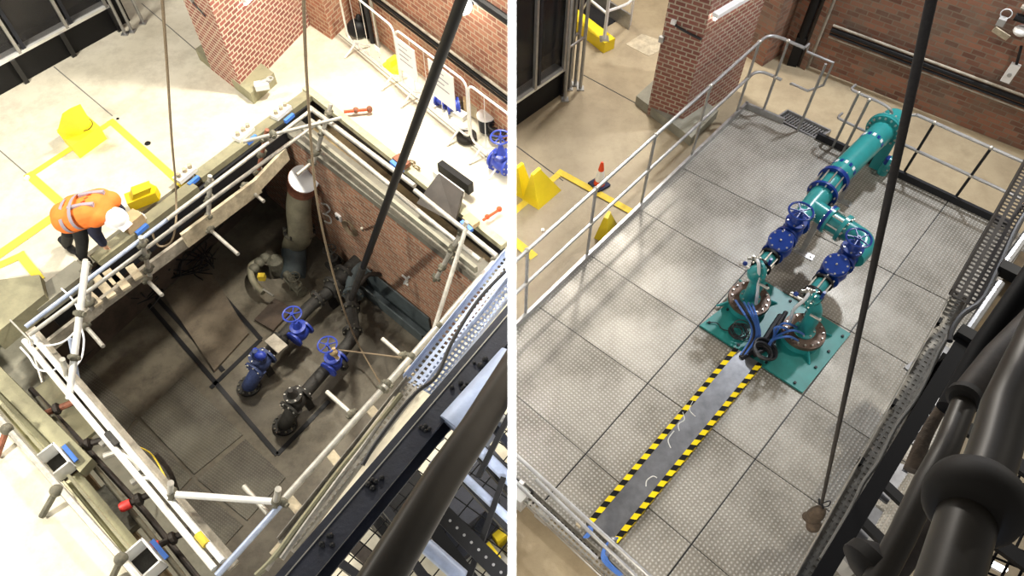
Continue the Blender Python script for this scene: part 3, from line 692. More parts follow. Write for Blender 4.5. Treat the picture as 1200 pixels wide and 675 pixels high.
# black cabinets: generic builder used in both bays
def cabinet(A, B, depth, z1, win, label, skirt=.42, post=None, end_panel=None, clip=None, ledge='alu'):
    d = (B-A).normalized(); nrm = V((d.y, -d.x, 0)); nrm = nrm if nrm.y < 0 else -nrm; back = -nrm*depth
    t = thing('equipment_cabinet', (A+B)/2+back/2, label, 'cabinet')
    MB().prism([A, B, B+back, A+back], 0, skirt).build('skirt', 'black', t, clip=clip)
    up = skirt
    L = (B-A).length
    MB().prism([A+nrm*.05, B+nrm*.05, B-nrm*.16, A-nrm*.16], up, up+.05).build('ledge', ledge, t, clip=clip)
    MB().prism([A-nrm*.4, B-nrm*.4, B-nrm*.45, A-nrm*.45], up+.05, z1).build('back_panel', 'blackboard_interior', t, clip=clip)
    MB().prism([A-nrm*.01, B-nrm*.01, B-nrm*.03, A-nrm*.03], up+.05, z1).build('glass', 'window_glass', t, clip=clip)
    MB().prism([B+nrm*.02, B+back, B+back+d*-.03, B+nrm*.02+d*-.03], skirt, z1).build('end_panel', 'black_gloss', t, clip=clip)
    MB().prism([A, B, B+back, A+back], z1, z1+.05).build('roof', 'black', t, clip=clip)
    for q in win:
        p = lerp(A, B, q); MB().bar(p+nrm*.03+XY((0, 0), up+.02), p+nrm*.03+XY((0, 0), z1), .05, .05, up=nrm).build('mullion', 'galv', t, clip=clip)
        MB().bar(p+nrm*.02+d*.1+XY((0, 0), up+.05), p+nrm*.02+d*.1+XY((0, 0), z1), .06, .03, up=nrm).build('window_frame', 'navy_steel', t, clip=clip)
    return t, d, nrm
CA, CB = G(-40, 134), G(140, 34)
t, d, nrm = cabinet(CA, CB, 2.2, 3.0, (.42, .72, .985), 'long black glazed equipment cabinet with silver ledge at top left', .46)
for q in (.36, .67, .99):
    p = lerp(CA, CB, q)+nrm*.05; MB().bar(p+V((0, 0, 0)), p+V((0, 0, .46)), .08, .07, up=nrm).build('rib', 'black_gloss', t)
p = lerp(CA, CB, .66)+nrm*.005; MB().bar(p+V((0, 0, 1.55)), p+d*.45+V((0, 0, 1.55)), .02, .12).build('notice', 'white', t, label='white notice with blue print')
MB().bar(p+d*.14+nrm*.015+V((0, 0, 1.55)), p+d*.42+nrm*.015+V((0, 0, 1.55)), .01, .06).build('notice_print', 'blue_tape', t)
MB().ball(lerp(CA, CB, .27)-nrm*.15+V((0, 0, .62)), .09).build('orange_lamp', 'orange', t, label='orange object behind the glass')
def stand(label, feet, h, extra=None):
    t = thing('tube_stand', G(*feet[0]), label, 'stand')
    for f in feet:
        p = G(*f); MB().tube([p, p+V((0, 0, h))], .028).build('post', 'galv', t); MB().box(p, .12, .12, .02).build('foot_plate', 'galv', t)
    a, b = G(*feet[0]), G(*feet[-1])
    for z in (h*.35, h*.7, h*.97): MB().tube([a+V((0, 0, z)), b+V((0, 0, z))], .02).build('rung', 'galv', t)
    return t
stand('pale tube ladder stand at the right end of the left cabinet', [(147, 40), (155, 37), (168, 27)], 3.)
lab(MB().box(G(141, 24, 0), .22, .3, .9, d).build('control_box', 'black'), 'black control box behind the tube stand at top left', 'box')
# yellow concrete lifting blocks
def wedge(label, cx, cy, w, h, dr, m='yellow', flat=.16, group=None):
    c = G(cx, cy); d = V((math.cos(dr), math.sin(dr), 0)); a = V((-d.y, d.x, 0))
    mb = MB(); b = [c+d*w/2+a*w/2, c-d*w/2+a*w/2, c-d*w/2-a*w/2, c+d*w/2-a*w/2]
    t = [c+a*w*.42+d*flat/2, c+a*w*.42-d*flat/2, c-a*w*.42-d*flat/2, c-a*w*.42+d*flat/2]
    mb.add([XY(p, 0) for p in b]+[XY(p, h) for p in t], [(0, 1, 2, 3), (4, 7, 6, 5), (0, 4, 5, 1), (1, 5, 6, 2), (2, 6, 7, 3), (3, 7, 4, 0)])
    mb.box(XY(c, h-.01), flat*.9, w*.84, .03, d)
    return mb, c, d, a
def zp(x, y, z): return G(x, y, z)
t = thing('lifting_block', G(98, 165), 'bright yellow block with an upright fin and a ringed round disc, on the pale floor', 'block')
b = [G(74, 164, .05), G(92, 183, .05), G(124, 160, .05), G(105, 143, .05)]
MB().prism([XY(p, 0) for p in b], 0, .26).build('base', 'yellow_pale', t)
e = (b[0]-b[3]).normalized(); f_ = (b[2]-b[3]).normalized()
q0, q1, q2, q3, q4 = G(67, 154, .55), G(74, 132, .8), G(83, 127, .85), G(91, 141, .6), G(88, 152, .25)
MB().slab([G(67, 155, .4), G(73, 133, .8), G(82, 127, .85), G(92, 143, .55), G(94, 158, .26), G(75, 164, .26)], V((.10, .12, -.02))).build('fin', 'yellow_pale', t)
MB().lathe(G(99, 146, .27), V((.1, -.2, .95)), [(0, .105), (.08, .105)], 24).build('disc', 'yellow_pale', t)
MB().torus(G(99, 146, .33), V((.1, -.2, .95)), .115, .006, 28, 6).build('ring', 'black', t, label='thin black ring')
for x, y, r, l in ((173, 168, .035, 'larger round black floor socket beside the yellow line'), (138, 139, .018, 'smaller round black floor socket at the corner of the yellow line')):
    lab(MB().torus(G(x, y, .005), (0, 0, 1), r*1.15, r*.25, 16, 6).frust(G(x, y, .0), G(x, y, .012), r, n=16).build('floor_socket', 'black'), l, 'socket')
lab(MB().box(G(33, 210), .05, .07, .05).build('floor_bolt', 'white'), 'small white bolt box at the left corner of the yellow line', 'box')
# ---- crowd barriers with posters
def barrier(a, b, h, label, posters=(), clip=None):
    A, B = G(*a), G(*b); d = (B-A).normalized(); nr = V((-d.y, d.x, 0)); t = thing('crowd_barrier', (A+B)/2, label, 'barrier', 'crowd barriers along the wall')
    L = (B-A).length; r = .12; z0 = .18; pts = []
    for (u, z, a0) in ((L-r, h-r, 0), (r, h-r, 90), (r, z0+r, 180), (L-r, z0+r, 270)):
        for k in range(5):
            an = math.radians(a0+90*k/4); pts.append(A+d*(u+r*math.cos(an))+V((0, 0, z+r*math.sin(an))))
    MB().tube(pts, .018, 8, closed=True).build('frame', 'alu', t, clip=clip)
    mb = MB()
    for k in range(1, int(L/.35)): mb.tube([A+d*k*.35+V((0, 0, z0)), A+d*k*.35+V((0, 0, h))], .006, 5)
    mb.build('infill_bar', 'alu', t, clip=clip)
    for u in (.25, L-.25):
        c = A+d*u; MB().tube([c-nr*.26+V((0, 0, .02)), c+V((0, 0, .2)), c+nr*.26+V((0, 0, .02))], .018).build('foot', 'alu', t, clip=clip)
    for u0, u1, z0_, z1_ in posters:
        p = A-nr*.035
        o = MB().bar(p+d*u0+V((0, 0, (z0_+z1_)/2)), p+d*u1+V((0, 0, (z0_+z1_)/2)), .01, z1_-z0_).build('poster', 'paper', t, clip=clip)
        mb = MB()
        for k in range(4):
            z = z1_-.1-k*.09; mb.bar(p-nr*.008+d*(u0+.08)+V((0, 0, z)), p-nr*.008+d*(u0+(u1-u0)*(.8 if k % 2 else .62))+V((0, 0, z)), .004, .018)
        mb.build('poster_print', 'paper_ink', o)
    return t
barrier((410, 54), (472, 108), 1.25, 'steel crowd barrier at the far end by the black rubbish bag', ((1.0, 1.15, .5, .6),))
barrier((474, 110), (551, 172), 1.25, 'steel crowd barrier with white notices, behind the black hoist pole', ((.02, .52, .55, 1.15), (.85, 1.45, .55, 1.2)))
barrier((553, 174), (600, 212), 1.25, 'steel crowd barrier at the right edge beside blue valve', clip=ZC)
c = G(421, 42); mb = MB().ball(c+V((0, 0, .16)), .2, .17, .17).ball(c+V((.05, .0, .34)), .06, .06, .1)
lab(mb.build('rubbish_bag', 'black'), 'black rubbish bag slumped in the corner beside the pier', 'bag')
c = G(462, 82); lab(MB().box(c, .3, .22, .12, (1, -.8)).box(c+V((0, 0, .12)), .1, .2, .12, (1, -.8)).build('yellow_block', 'yellow_pale'), 'pale yellow block on the floor behind the first barrier', 'block')
# downpipes and wall pipes
for i, (x, y) in enumerate(((431, 44), (437, 50), (444, 55))):
    p = G(x, y); lab(MB().tube([p, p+V((0, 0, 5))], [.05, .04, .03][i] and .045 if i < 2 else .03).build('downpipe', ['black', 'dark_steel', 'galv'][i]), ['leftmost black', 'middle dark', 'slim grey'][i]+' downpipe in the corner of the left bay wall', 'pipe', 'left downpipes')
zl_ = onplane(524, 57, Lw0-ln*.1, ln).z; zk_ = onplane(575, 10, Lw0-ln*.12, ln).z
for z, r, m, l in ((1.62, .022, 'timber_grey', 'upper cream'), (1.54, .035, 'black', 'thick black middle'), (1.45, .018, 'tube_dark', 'thin dark lower')):
    z += zl_-1.62; A = XY(Lw0, z)-ln*.1+ld*.55; B = XY(Lw1, z)-ln*.1+ld*.4
    lab(MB().tube([A, B], r).build('wall_conduit', m, clip=ZC), l+' conduit running along the left bay brick wall', 'pipe', 'left wall conduits')
A = XY(Lw0, zk_)-ln*.12+ld*.8; lab(MB().tube([A, XY(Lw1, zk_)-ln*.12+ld*.4], .06).build('wall_conduit', 'black', clip=ZC), 'high black pipe along the left bay wall by the bright lamp', 'pipe')
lp_ = onplane(543, 7, Lw0-ln*.2, ln)
t = thing('bulkhead_lamp', lp_, 'glaring round wall lamp at the top of the hoist pole', 'light')
MB().ball(lp_, .12).build('lens', 'lamp_glow', t); MB().box(lp_+ln*.12, .1, .12, .1).build('bracket', 'black', t)
# stacked parts behind the barriers
def ringpart(x, y, z, d, label):
    c = G(x, y, z); t = thing('flange_adaptor', c-V((0, 0, .12)), label, 'pipe part', 'blue pipe parts')
    MB().lathe(c, V(d), [(-.1, .13), (-.07, .13), (-.065, .09), (.065, .09), (.07, .13), (.1, .13)], 20).build('body', 'blue_bright', t)
    MB().bolts(c+V(d).normalized()*.1, V(d), .11, .01, .015, 8).build('bolt', 'bolt', t)
ringpart(519, 117, .13, (.8, -.5, 0), 'smaller blue flanged ring on the floor behind the white notice')
ringpart(531, 124, .15, (.9, .2, 0), 'larger blue flanged ring beside the cardboard')
lab(MB().box(G(537, 136), .32, .14, .1, (1, -.8)).build('carton', 'white_paint'), 'low white carton on the floor in front of the blue rings', 'box')
for i, (x, y, w, a) in enumerate(((545, 122, .2, .3), (552, 126, .18, .9), (556, 134, .22, -.5), (549, 131, .15, .1), (560, 128, .16, 1.2))):
    lab(MB().box(G(x, y, .02), w, .14, .12+.05*i, (math.cos(a), math.sin(a))).build('cardboard_scrap', 'card' if i % 2 else 'timber'), ['leftmost', 'tall rear', 'front', 'flat middle', 'rightmost'][i]+' piece of brown packaging in the heap by the barriers', 'packaging', 'packaging heap')
c = G(570, 152); t = thing('bucket', c, 'dark bucket with a white lid standing beside the packaging', 'bucket')
MB().lathe(c, (0, 0, 1), [(0, .11), (.28, .14)], 20).build('pail', 'navy_steel', t); MB().lathe(c+V((0, 0, .28)), (0, 0, 1), [(0, .15), (.03, .15), (.04, .12)], 20).build('lid', 'white', t)
c = G(547, 162, .03); t = thing('cable_reel', c, 'dark round reel lying flat on the floor by the barrier foot', 'reel')
MB().lathe(c, (0, 0, 1), [(0, .16), (.07, .16)], 24).build('rim', 'rubber', t); MB().lathe(c+V((0, 0, .07)), (0, 0, 1), [(0, .055), (.03, .05)], 16).build('hub', 'bolt', t)
c = G(585, 158, .1); mb = MB()
for k in range(6): mb.torus(c+V((random.uniform(-.05, .03), random.uniform(-.05, .05), .03*k)), (random.uniform(-.3, .3), .2, 1), .14, .014, 20, 6)
lab(mb.build('hose_coil', 'cable_black', clip=ZC), 'tangled black hose coil in the corner behind the last barrier', 'hose')
def valve(c, ax, s, label, m='blue', wheel=True, mw=None, name='gate_valve', group=None, wz=.42, clip=None, bolts=True, up=(0, 0, 1), tilt=0):
    c = V(c); ax = V(ax).normalized(); up = V(up).normalized(); t = thing(name, c-V((0, 0, .15*s)), label, 'valve', group)
    mb = MB()
    mb.lathe(c-ax*.16*s, ax, [(0, .15*s), (.035*s, .15*s), (.04*s, .10*s), (.1*s, .12*s), (.16*s, .13*s), (.22*s, .12*s), (.28*s, .10*s), (.285*s, .15*s), (.32*s, .15*s)], 22)
    mb.lathe(c, up, [(0, .11*s), (.14*s, .10*s), (.15*s, .13*s), (.19*s, .13*s), (.2*s, .08*s), (.28*s, .05*s), (.32*s, .035*s)], 18)
    mb.build('body', m, t, clip=clip)
    if bolts:
        b = MB().bolts(c-ax*.16*s, -ax, .125*s, .014*s, .018*s, 8).bolts(c+ax*.16*s, ax, .125*s, .014*s, .018*s, 8).bolts(c+up*.19*s, up, .11*s, .013*s, .015*s, 6); b.build('bolt', 'bolt', t, clip=clip)
    if wheel:
        w = c+up*wz*s; R = .145*s
        MB().frust(c+up*.3*s, w+up*.03*s, .014*s, n=8).build('stem', m, t, clip=clip)
        mb = MB().torus(w, up, R, .014*s, 28, 8); u, v, _ = basis(up)
        for k in range(5):
            a = 2*math.pi*k/5; mb.frust(w, w+u*(R*math.cos(a))+v*(R*math.sin(a)), .010*s, n=6)
        mb.lathe(w-up*.02*s, up, [(0, .03*s), (.04*s, .03*s)], 10); mb.build('handwheel', mw or m, t, clip=clip)
    return t
valve(G(587, 190, .2), (1, -.9, 0), 1.0, 'big blue valve standing on the floor at the right edge of the left bay', 'blue_bright', wz=.5, clip=ZC)
lab(MB().tube([G(574, 196, .05), G(580, 178, .45)], .03).tube([G(574, 196, .04), G(584, 202, .04)], .02).build('valve_prop', 'blue_bright'), 'blue tubular prop leaning beside the big blue valve', 'prop')
# open hatch and small clamps on the white floor
t = thing('hatch_lid', G(520, 240), 'brown black steel hatch lid standing open on the bright floor', 'hatch')
q = [G(511, 197), G(550, 226), G(536, 262), G(487, 236)]
MB().slab([G(488, 238, .1), G(514, 203, .35), G(542, 224, .35), G(533, 262, .1)], V((.02, .03, -.05))).build('panel', 'blackboard_interior', t)
MB().bar(G(516, 195, .2), G(552, 221, .2), .1, .2).build('edge_channel', 'black', t)
MB().bar(G(509, 203, .2), G(543, 228, .2), .05, .12).build('edge_flange', 'white_paint', t)
t = thing('scaffold_coupler_tube', G(420, 129, .04), 'rusty orange threaded prop lying on the bright floor at the far corner', 'prop')
MB().tube([G(403, 131, .1), G(434, 128, .1)], .025).build('tube', 'orange_red', t); MB().ball(G(417, 129, .1), .05).ball(G(433, 128, .1), .05, .05, .06).build('coupler', 'tube_rust', t)
t = thing('scaffold_coupler_tube', G(575, 252, .04), 'orange threaded prop lying by the right end of the kerb beam', 'prop')
MB().tube([G(566, 258, .1), G(586, 245, .1)], .022).build('tube', 'orange_red', t); MB().ball(G(571, 254, .1), .04).ball(G(585, 245, .1), .045).build('coupler', 'orange_red', t)
for x, y, l in ((483, 190, 'beside the black hoist pole'), (488, 196, 'just below its twin by the hoist pole')):
    mb = MB().torus(G(x, y, .06), (.3, 1, .2), .05, .016, 14, 6).box(G(x-2, y+2, .0), .1, .07, .05); lab(mb.build('scaffold_clamp', 'timber'), 'small brassy scaffold clamp on the floor '+l, 'clamp')
for (a, b, l, m) in (((464, 184), (477, 195), 'small timber block with blue end on the kerb beam beside the hoist pole', 'tube_rust'), ((546, 254), (558, 264), 'small timber block with blue end on the kerb beam near the orange prop', 'card')):
    t = thing('timber_block', G(*a, .14), l, 'timber'); A, B = G(*a, .18), G(*b, .18)
    MB().bar(A, B, .14, .08).build('block', m, t); MB().bar(A+V((-.06, -.1, 0)), B+V((-.06, -.1, 0)), .06, .06).build('painted_end', 'blue_tape', t)
# ================================================================== PIT CONTENTS
P = lambda x, y, z=PZ: G(x, y, z)
# recessed hatch frame and floor channels
mb = MB()
for a, b in (((170, 352), (325, 533)), ((325, 533), (386, 470)), ((130, 395), (180, 345)), ((247, 455), (306, 398)), ((306, 398), (240, 322)), ((262, 435), (180, 345))):
    mb.bar(P(*a)+V((0, 0, .005)), P(*b)+V((0, 0, .005)), .075, .02)
struct(mb, 'trim_floor_channel', 'cable_black')
mb = MB().prism([P(192, 346), P(240, 306), P(292, 392), P(252, 436)], PZ, PZ+.05); struct(mb, 'trim_hatch', 'hatch_brown')
for i, q in enumerate(([(60, 470), (100, 425), (160, 490), (125, 535)], [(128, 540), (163, 494), (225, 560), (188, 600)], [(165, 490), (215, 440), (285, 510), (228, 556)], [(232, 562), (288, 515), (335, 560), (290, 610)], [(190, 606), (228, 566), (285, 616), (240, 665)])):
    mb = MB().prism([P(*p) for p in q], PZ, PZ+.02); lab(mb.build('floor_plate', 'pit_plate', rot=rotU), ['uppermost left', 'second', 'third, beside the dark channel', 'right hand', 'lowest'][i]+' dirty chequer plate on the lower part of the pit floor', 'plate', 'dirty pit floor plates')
# low pipe at the foot of the upper left wall
tubeobj('low_pipe', 'tube_dark', 'thin dark pipe along the foot of the upper left pit wall', 'pipe', [P(92, 432)+V((0, 0, .12)), P(166, 360)+V((0, 0, .12)), P(170, 352)+V((0, 0, .2))], .03)
tubeobj('low_pipe', 'tube_dark', 'thin dark pipe high on the upper left pit wall beneath the toe board', 'pipe', [P(232, 306)+V((0, 0, .3)), P(302, 243)+V((0, 0, .3))], .02)
for (x, y, l) in ((236, 316, 'larger tangle of black cable at the foot of the upper left wall'), (160, 352, 'smaller tangle of black cable near the putlog')):
    mb = MB(); c = P(x, y)+V((0, 0, .15))
    for k in range(9):
        pts = [c+V((random.uniform(-.5, .5), random.uniform(-.35, .35), random.uniform(-.1, .35))) for _ in range(4)]; mb.tube(pts, .012, 5, 5)
    lab(mb.build('cable_tangle', 'cable_black'), l, 'cable')
# big cranked pipe in the far corner
t = thing('bellmouth_pipe', P(348, 322), 'large grey cranked pipe with a white blanked mouth in the far corner of the pit', 'pipe')
pp = [P(344, 322), P(350, 300)+V((0, 0, .35)), G(352, 276, -2.3), G(350, 246, -1.75), G(352, 224, -1.35)]
MB().tube(pp, .22, 22, 5).build('pipe', 'pipe_grey', t)
MB().tube([P(343, 326), pp[0], P(349, 303)+V((0, 0, .3))], .235, 22).build('lower_sleeve', 'pipe_slate', t, label='slate blue lower sleeve')
MB().torus(G(351, 272, -2.3), pp[3]-pp[2], .25, .045, 28, 8).build('collar', 'grime_pale', t)
MB().bolts(G(351, 272, -2.3), pp[3]-pp[2], .27, .03, .08, 10).build('bolt', 'grime', t)
mo = G(356, 210, -.95); md = V((.35, -.35, .85)).normalized()
MB().lathe(mo-md*.5, md, [(0, .24), (.2, .27), (.42, .25), (.44, .262), (.5, .262)], 24).build('mouth_casing', 'tube_rust', t)
MB().lathe(mo, md, [(0, .25), (.025, .25)], 28).build('blank_disc', 'cable_white', t, label='white blanking disc')
# valve runs
vz = -2.65
def run(pts, r, m, label, flanges=(), name='pipe_run', sm=4):
    q = [G(*p) if len(p) == 3 else G(*p, vz) for p in pts]; t = thing(name, XY(q[0], PZ+.05), label, 'pipe')
    MB().tube(q, r, 18, sm).build('pipe', m, t)
    for f in flanges:
        a = G(*f[:2], vz if len(f) < 3 else f[2]); i = min(range(len(q)-1), key=lambda k: ((q[k]+q[k+1])/2-a).length); d = (q[i+1]-q[i]).normalized()
        MB().lathe(a-d*.03, d, [(0, r*1.55), (.06, r*1.55)], 22).build('flange', m, t); MB().bolts(a-d*.05, d, r*1.35, .016, .1, 8).build('bolt', 'grime_pale', t)
    for k in (0, -1):
        b = q[k]; MB().box(XY(b, PZ), .12, .12, max(.05, b.z-PZ), (1, 1)).build('support', 'grime', t)
    return t
run([(308, 422), (340, 385), (362, 360), (386, 342)], .11, 'grime', 'grimy pipe run through the left blue handwheel valve', ((328, 398), (372, 350)))
run([(356, 462), (384, 430), (402, 410), (414, 392), (412, 366), (412, 340)], .11, 'grime', 'grimy pipe run through the right blue handwheel valve', ((398, 425), (413, 388), (411, 362)))
run([(386, 342), (405, 322), (425, 302), (442, 288)], .15, 'grime', 'thick dark header pipe running into the brick wall', ((392, 336), (404, 322)))
run([(412, 340), (415, 322), (424, 304)], .12, 'pipe_slate', 'slate branch pipe rising to the header below the hoist pole', ((414, 345),))
dU2 = -dirU
valve(G(352, 390, vz+.1), dU2, 1.05, 'left gate valve in the pit with a bright blue handwheel', 'blue_bright', wz=.55, bolts=False)
valve(G(392, 425, vz+.1), dU2, 1.05, 'right gate valve in the pit with a rag tied to its blue handwheel', 'blue_bright', wz=.55, bolts=False)
lab(MB().ball(G(391, 413, -2.05), .07, .06, .09).tube([G(391, 408, -1.95), G(392, 416, -2.1), G(396, 420, -2.2)], .03, 8).build('rag', 'card'), 'brown rag tied over the right blue handwheel in the pit', 'rag')
valve(G(306, 425, vz+.15), dU2, 1.15, 'dark blue valve at the near end of the left pipe run', 'blue_dusty', wheel=False, name='check_valve')
valve(G(347, 470, vz+.15), dU2, 1.15, 'grimy valve at the near end of the right pipe run', 'grime', wheel=False, name='check_valve')
lab(MB().ball(G(305, 417, -2.2), .1, .08, .08).frust(G(298, 410, -2.2), G(308, 420, -2.2), .05).build('valve_bonnet', 'blue_bright'), 'bright blue knob bonnet on top of the left near valve', 'valve cap')
for pts, l in (([(304, 432, -2.5), (297, 443, -2.7), (292, 452, -3.05)], 'left'), ([(346, 478, -2.5), (339, 488, -2.7), (334, 497, -3.05)], 'right')):
    q = [G(*p) for p in pts]; t = thing('elbow_pipe', XY(q[-1], PZ), 'grimy flanged elbow dropping to the floor at the near end of the '+l+' run', 'pipe')
    MB().tube(q, .12, 18, 4).build('elbow', 'blue_dusty' if l == 'left' else 'grime', t)
    MB().lathe(XY(q[-1], PZ+.02), (0, 0, 1), [(0, .2), (.05, .2)], 22).build('flange', 'grime', t); MB().bolts(XY(q[-1], PZ+.07), (0, 0, 1), .17, .018, .03, 10).build('bolt', 'grime_pale', t)
lab(MB().bar(G(316, 396, -2.35), G(332, 410, -2.35), .2, .05).build('loose_board', 'timber_grey'), 'grey board lying across the left pipe run behind the dark blue valve', 'board')
# small bore pipework at upper left of the runs
t = thing('bypass_pipework', P(310, 330), 'small bore bent pipework with a brass cock left of the big cranked pipe', 'pipe')
MB().tube([P(313, 352)+V((0, 0, .25)), P(302, 340)+V((0, 0, .3)), P(299, 325)+V((0, 0, .3)), P(306, 318)+V((0, 0, .3)), P(320, 314)+V((0, 0, .3))], .06, 12, 5).build('pipe', 'pipe_grey', t)
for x, y in ((303, 326), (309, 319), (316, 314)): MB().ball(P(x, y)+V((0, 0, .3)), .1).build('coupling', 'grime_pale', t)
MB().lathe(P(328, 318)+V((0, 0, .05)), (0, 0, 1), [(0, .17), (.3, .15), (.4, .05)], 16).build('pump_casing', 'grime_pale', t)
MB().box(P(313, 338)+V((0, 0, .3)), .12, .1, .12).build('brass_cock', 'line_yellow', t, label='brass cock'); MB().tube([P(314, 350)+V((0, 0, .3)), P(325, 356)+V((0, 0, .25))], .025).build('spindle', 'bolt', t)
valve(P(352, 344)+V((0, 0, .15)), (1, -.9, 0), .75, 'small brown handwheel valve between the pipework and the left blue wheel', 'grime_pale', wz=.5, bolts=False)
lab(MB().tube([P(339, 330)+V((0, 0, .25)), P(356, 348)+V((0, 0, .25))], .07, 12).tube([P(336, 334)+V((0, 0, .2)), P(352, 350)+V((0, 0, .2))], .03).build('spindle_guide', 'grime_pale'), 'short ribbed spindle guide beside the brown handwheel valve', 'pipe')
lab(MB().box(P(322, 370), .55, .45, .06, dirU).build('cover_plate', 'pit_wall'), 'dark square cover plate on the pit floor left of the blue wheel', 'plate')
valve(P(395, 319)+V((0, 0, .3)), dU2, .8, 'dark handwheel valve in the shadow at the foot of the brick wall', 'grime', wz=.5, bolts=False)
wn0 = -V((-dirV.y, dirV.x, 0))*sg
# trough & handrail against the brick side
t = thing('steel_trough', P(470, 350), 'slate steel trough standing against the foot of the brick wall', 'trough')
nn = wn0
A, B = P(434, 334)+nn*.02, P(508, 394)+nn*.02
MB().prism([A, B, B+nn*.22, A+nn*.22], PZ, PZ+.06).build('base', 'pipe_slate', t)
MB().prism([A, B, B+nn*.03, A+nn*.03], PZ+.06, PZ+.62).build('back', 'pipe_slate', t); MB().prism([A+nn*.2, B+nn*.2, B+nn*.23, A+nn*.23], PZ+.06, PZ+.3).build('front', 'pipe_slate', t)
tubeobj('grab_rail', 'tube_dark', 'dark bent grab rail standing along the brick wall above the trough', 'rail', [P(434, 330)+V((0, 0, .1)), G(441, 308, -2.3), G(448, 300, -2.2), G(460, 303, -2.2), G(520, 350, -2.2), G(556, 380, -2.2)], .045, 10, 4)
tubeobj('grab_rail', 'tube_dark', 'dark curved hose over the slate branch pipe', 'hose', [G(422, 333, -2.4), G(432, 322, -2.3), G(446, 322, -2.4)], .04, 8, 4)
struct(MB().bar(P(415, 318)+V((0, 0, .05)), P(427, 328)+V((0, 0, .05)), .3, .3), 'trim_wall_sill', 'pit_wall')
# marks and fittings on the brick face
def onwall(px, py):                          # point on the brick pit face
    r = ray(px, py); nn2 = V((-dirV.y, dirV.x, 0)); t = (cA-CAM).dot(nn2)/r.dot(nn2); return CAM+r*t
wn = -V((-dirV.y, dirV.x, 0))*sg
def stroke(mb, pts, w):
    q = [onwall(*p)+wn*.006 for p in pts]; mb.tube(curve(q, 4), w, 5)
mb = MB(); stroke(mb, [(377, 238), (384, 240), (387, 246), (382, 250)], .018); stroke(mb, [(379, 250), (387, 254), (388, 261), (381, 259)], .018)
struct(mb, 'trim_wall_mark', 'white_paint')
mb = MB(); stroke(mb, [(434, 288), (436, 293), (433, 298)], .03); stroke(mb, [(438, 288), (434, 297)], .02); struct(mb, 'trim_wall_mark', 'white_paint')
mb = MB(); stroke(mb, [(472, 322), (478, 328), (474, 332)], .022); stroke(mb, [(480, 324), (475, 330), (479, 334)], .022); struct(mb, 'trim_wall_mark', 'white_paint')
c = onwall(398, 254)+wn*.02; t = thing('wall_socket', c, 'small white socket box on the brick pit wall', 'socket')
MB().bar(c-dirV*.07, c+dirV*.07, .04, .14).build('box', 'white', t); MB().frust(c+wn*.02, c+wn*.045, .035).build('dial', 'grime', t)
mb = MB(); c = onwall(411, 265)+wn*.03
for k in range(5): mb.torus(c+V((0, 0, -.01*k)), wn+V((.1*k-.2, 0, .05)), .11+.015*k, .009, 20, 5)
lab(mb.build('rope_coil', 'rope'), 'small coil of rope hanging on the brick pit wall beside the socket box', 'rope')
lab(MB().tube([onwall(428, 268)+wn*.05, onwall(438, 257)+wn*.25], .022).build('wall_pin', 'timber_grey'), 'pale pin sticking out of the brick pit wall left of the hoist pole', 'pin')
# ================================================================== LEFT FOREGROUND (gantry walkway)
def traysec(a, b, z, w, label, mat_, name='cable_tray', clip=None, hh=.06):
    A, B = G(*a, z), G(*b, z); d = (B-A).normalized(); s2 = d.cross(V((0, 0, 1))); L = (B-A).length
    t = thing(name, (A+B)/2, label, 'cable tray')
    rows = 3; n = int(L/.05); mb = MB()
    bar = .022; y0 = [-w/2, -w/2+w*.30, -w/2+w*.60, w/2-.03]
    for y in y0: mb.bar(A+s2*(y+.015), B+s2*(y+.015), w*.14, .004)
    for k in range(n+1): p = A+d*(L*k/n); mb.bar(p-s2*w/2, p+s2*w/2, bar, .0035)
    mb.build('perforated_base', mat_, t, clip=clip)
    for y in (-w/2, w/2): MB().bar(A+s2*y+V((0, 0, hh/2)), B+s2*y+V((0, 0, hh/2)), .006, hh).build('side_flange', mat_, t, clip=clip)
    return t, A, B, d, s2
traysec((484, 450), (602, 301), 2.4, .2, 'bluish perforated cable tray above the near rail, upper length', 'tray_cool', clip=ZC)
traysec((336, 640), (486, 449), 2.4, .16, 'greyish perforated cable tray above the near rail, lower length', 'tray_grey')
t, *_ = traysec((500, 458), (604, 330), 2.3, .14, 'second bluish cable tray alongside the black beam', 'tray_cool', clip=ZC)
for k, (pts, l, m, r) in enumerate((([(592, 318), (560, 352), (530, 400), (512, 440), (490, 458), (470, 480), (440, 520), (425, 545)], 'thick black cable snaking down the bluish tray', 'cable_black', .018),
     ([(470, 462), (430, 512), (395, 555), (350, 615), (320, 655), (300, 675)], 'olive cable in the bundle along the near side of the tray', 'kerb_olive', .025),
     ([(460, 472), (428, 520), (398, 560), (360, 612), (330, 655)], 'grey cable in the bundle along the near side of the tray', 'tray_grey', .022),
     ([(463, 466), (422, 520), (390, 562), (345, 620), (312, 668)], 'pale cable in the bundle along the near side of the tray', 'timber_grey', .02))):
    tubeobj('cable', m, l, 'cable', [G(*p, 2.5) for p in pts], r, 8, 4)
def Dp(x, y, d): return D(x, y, d)
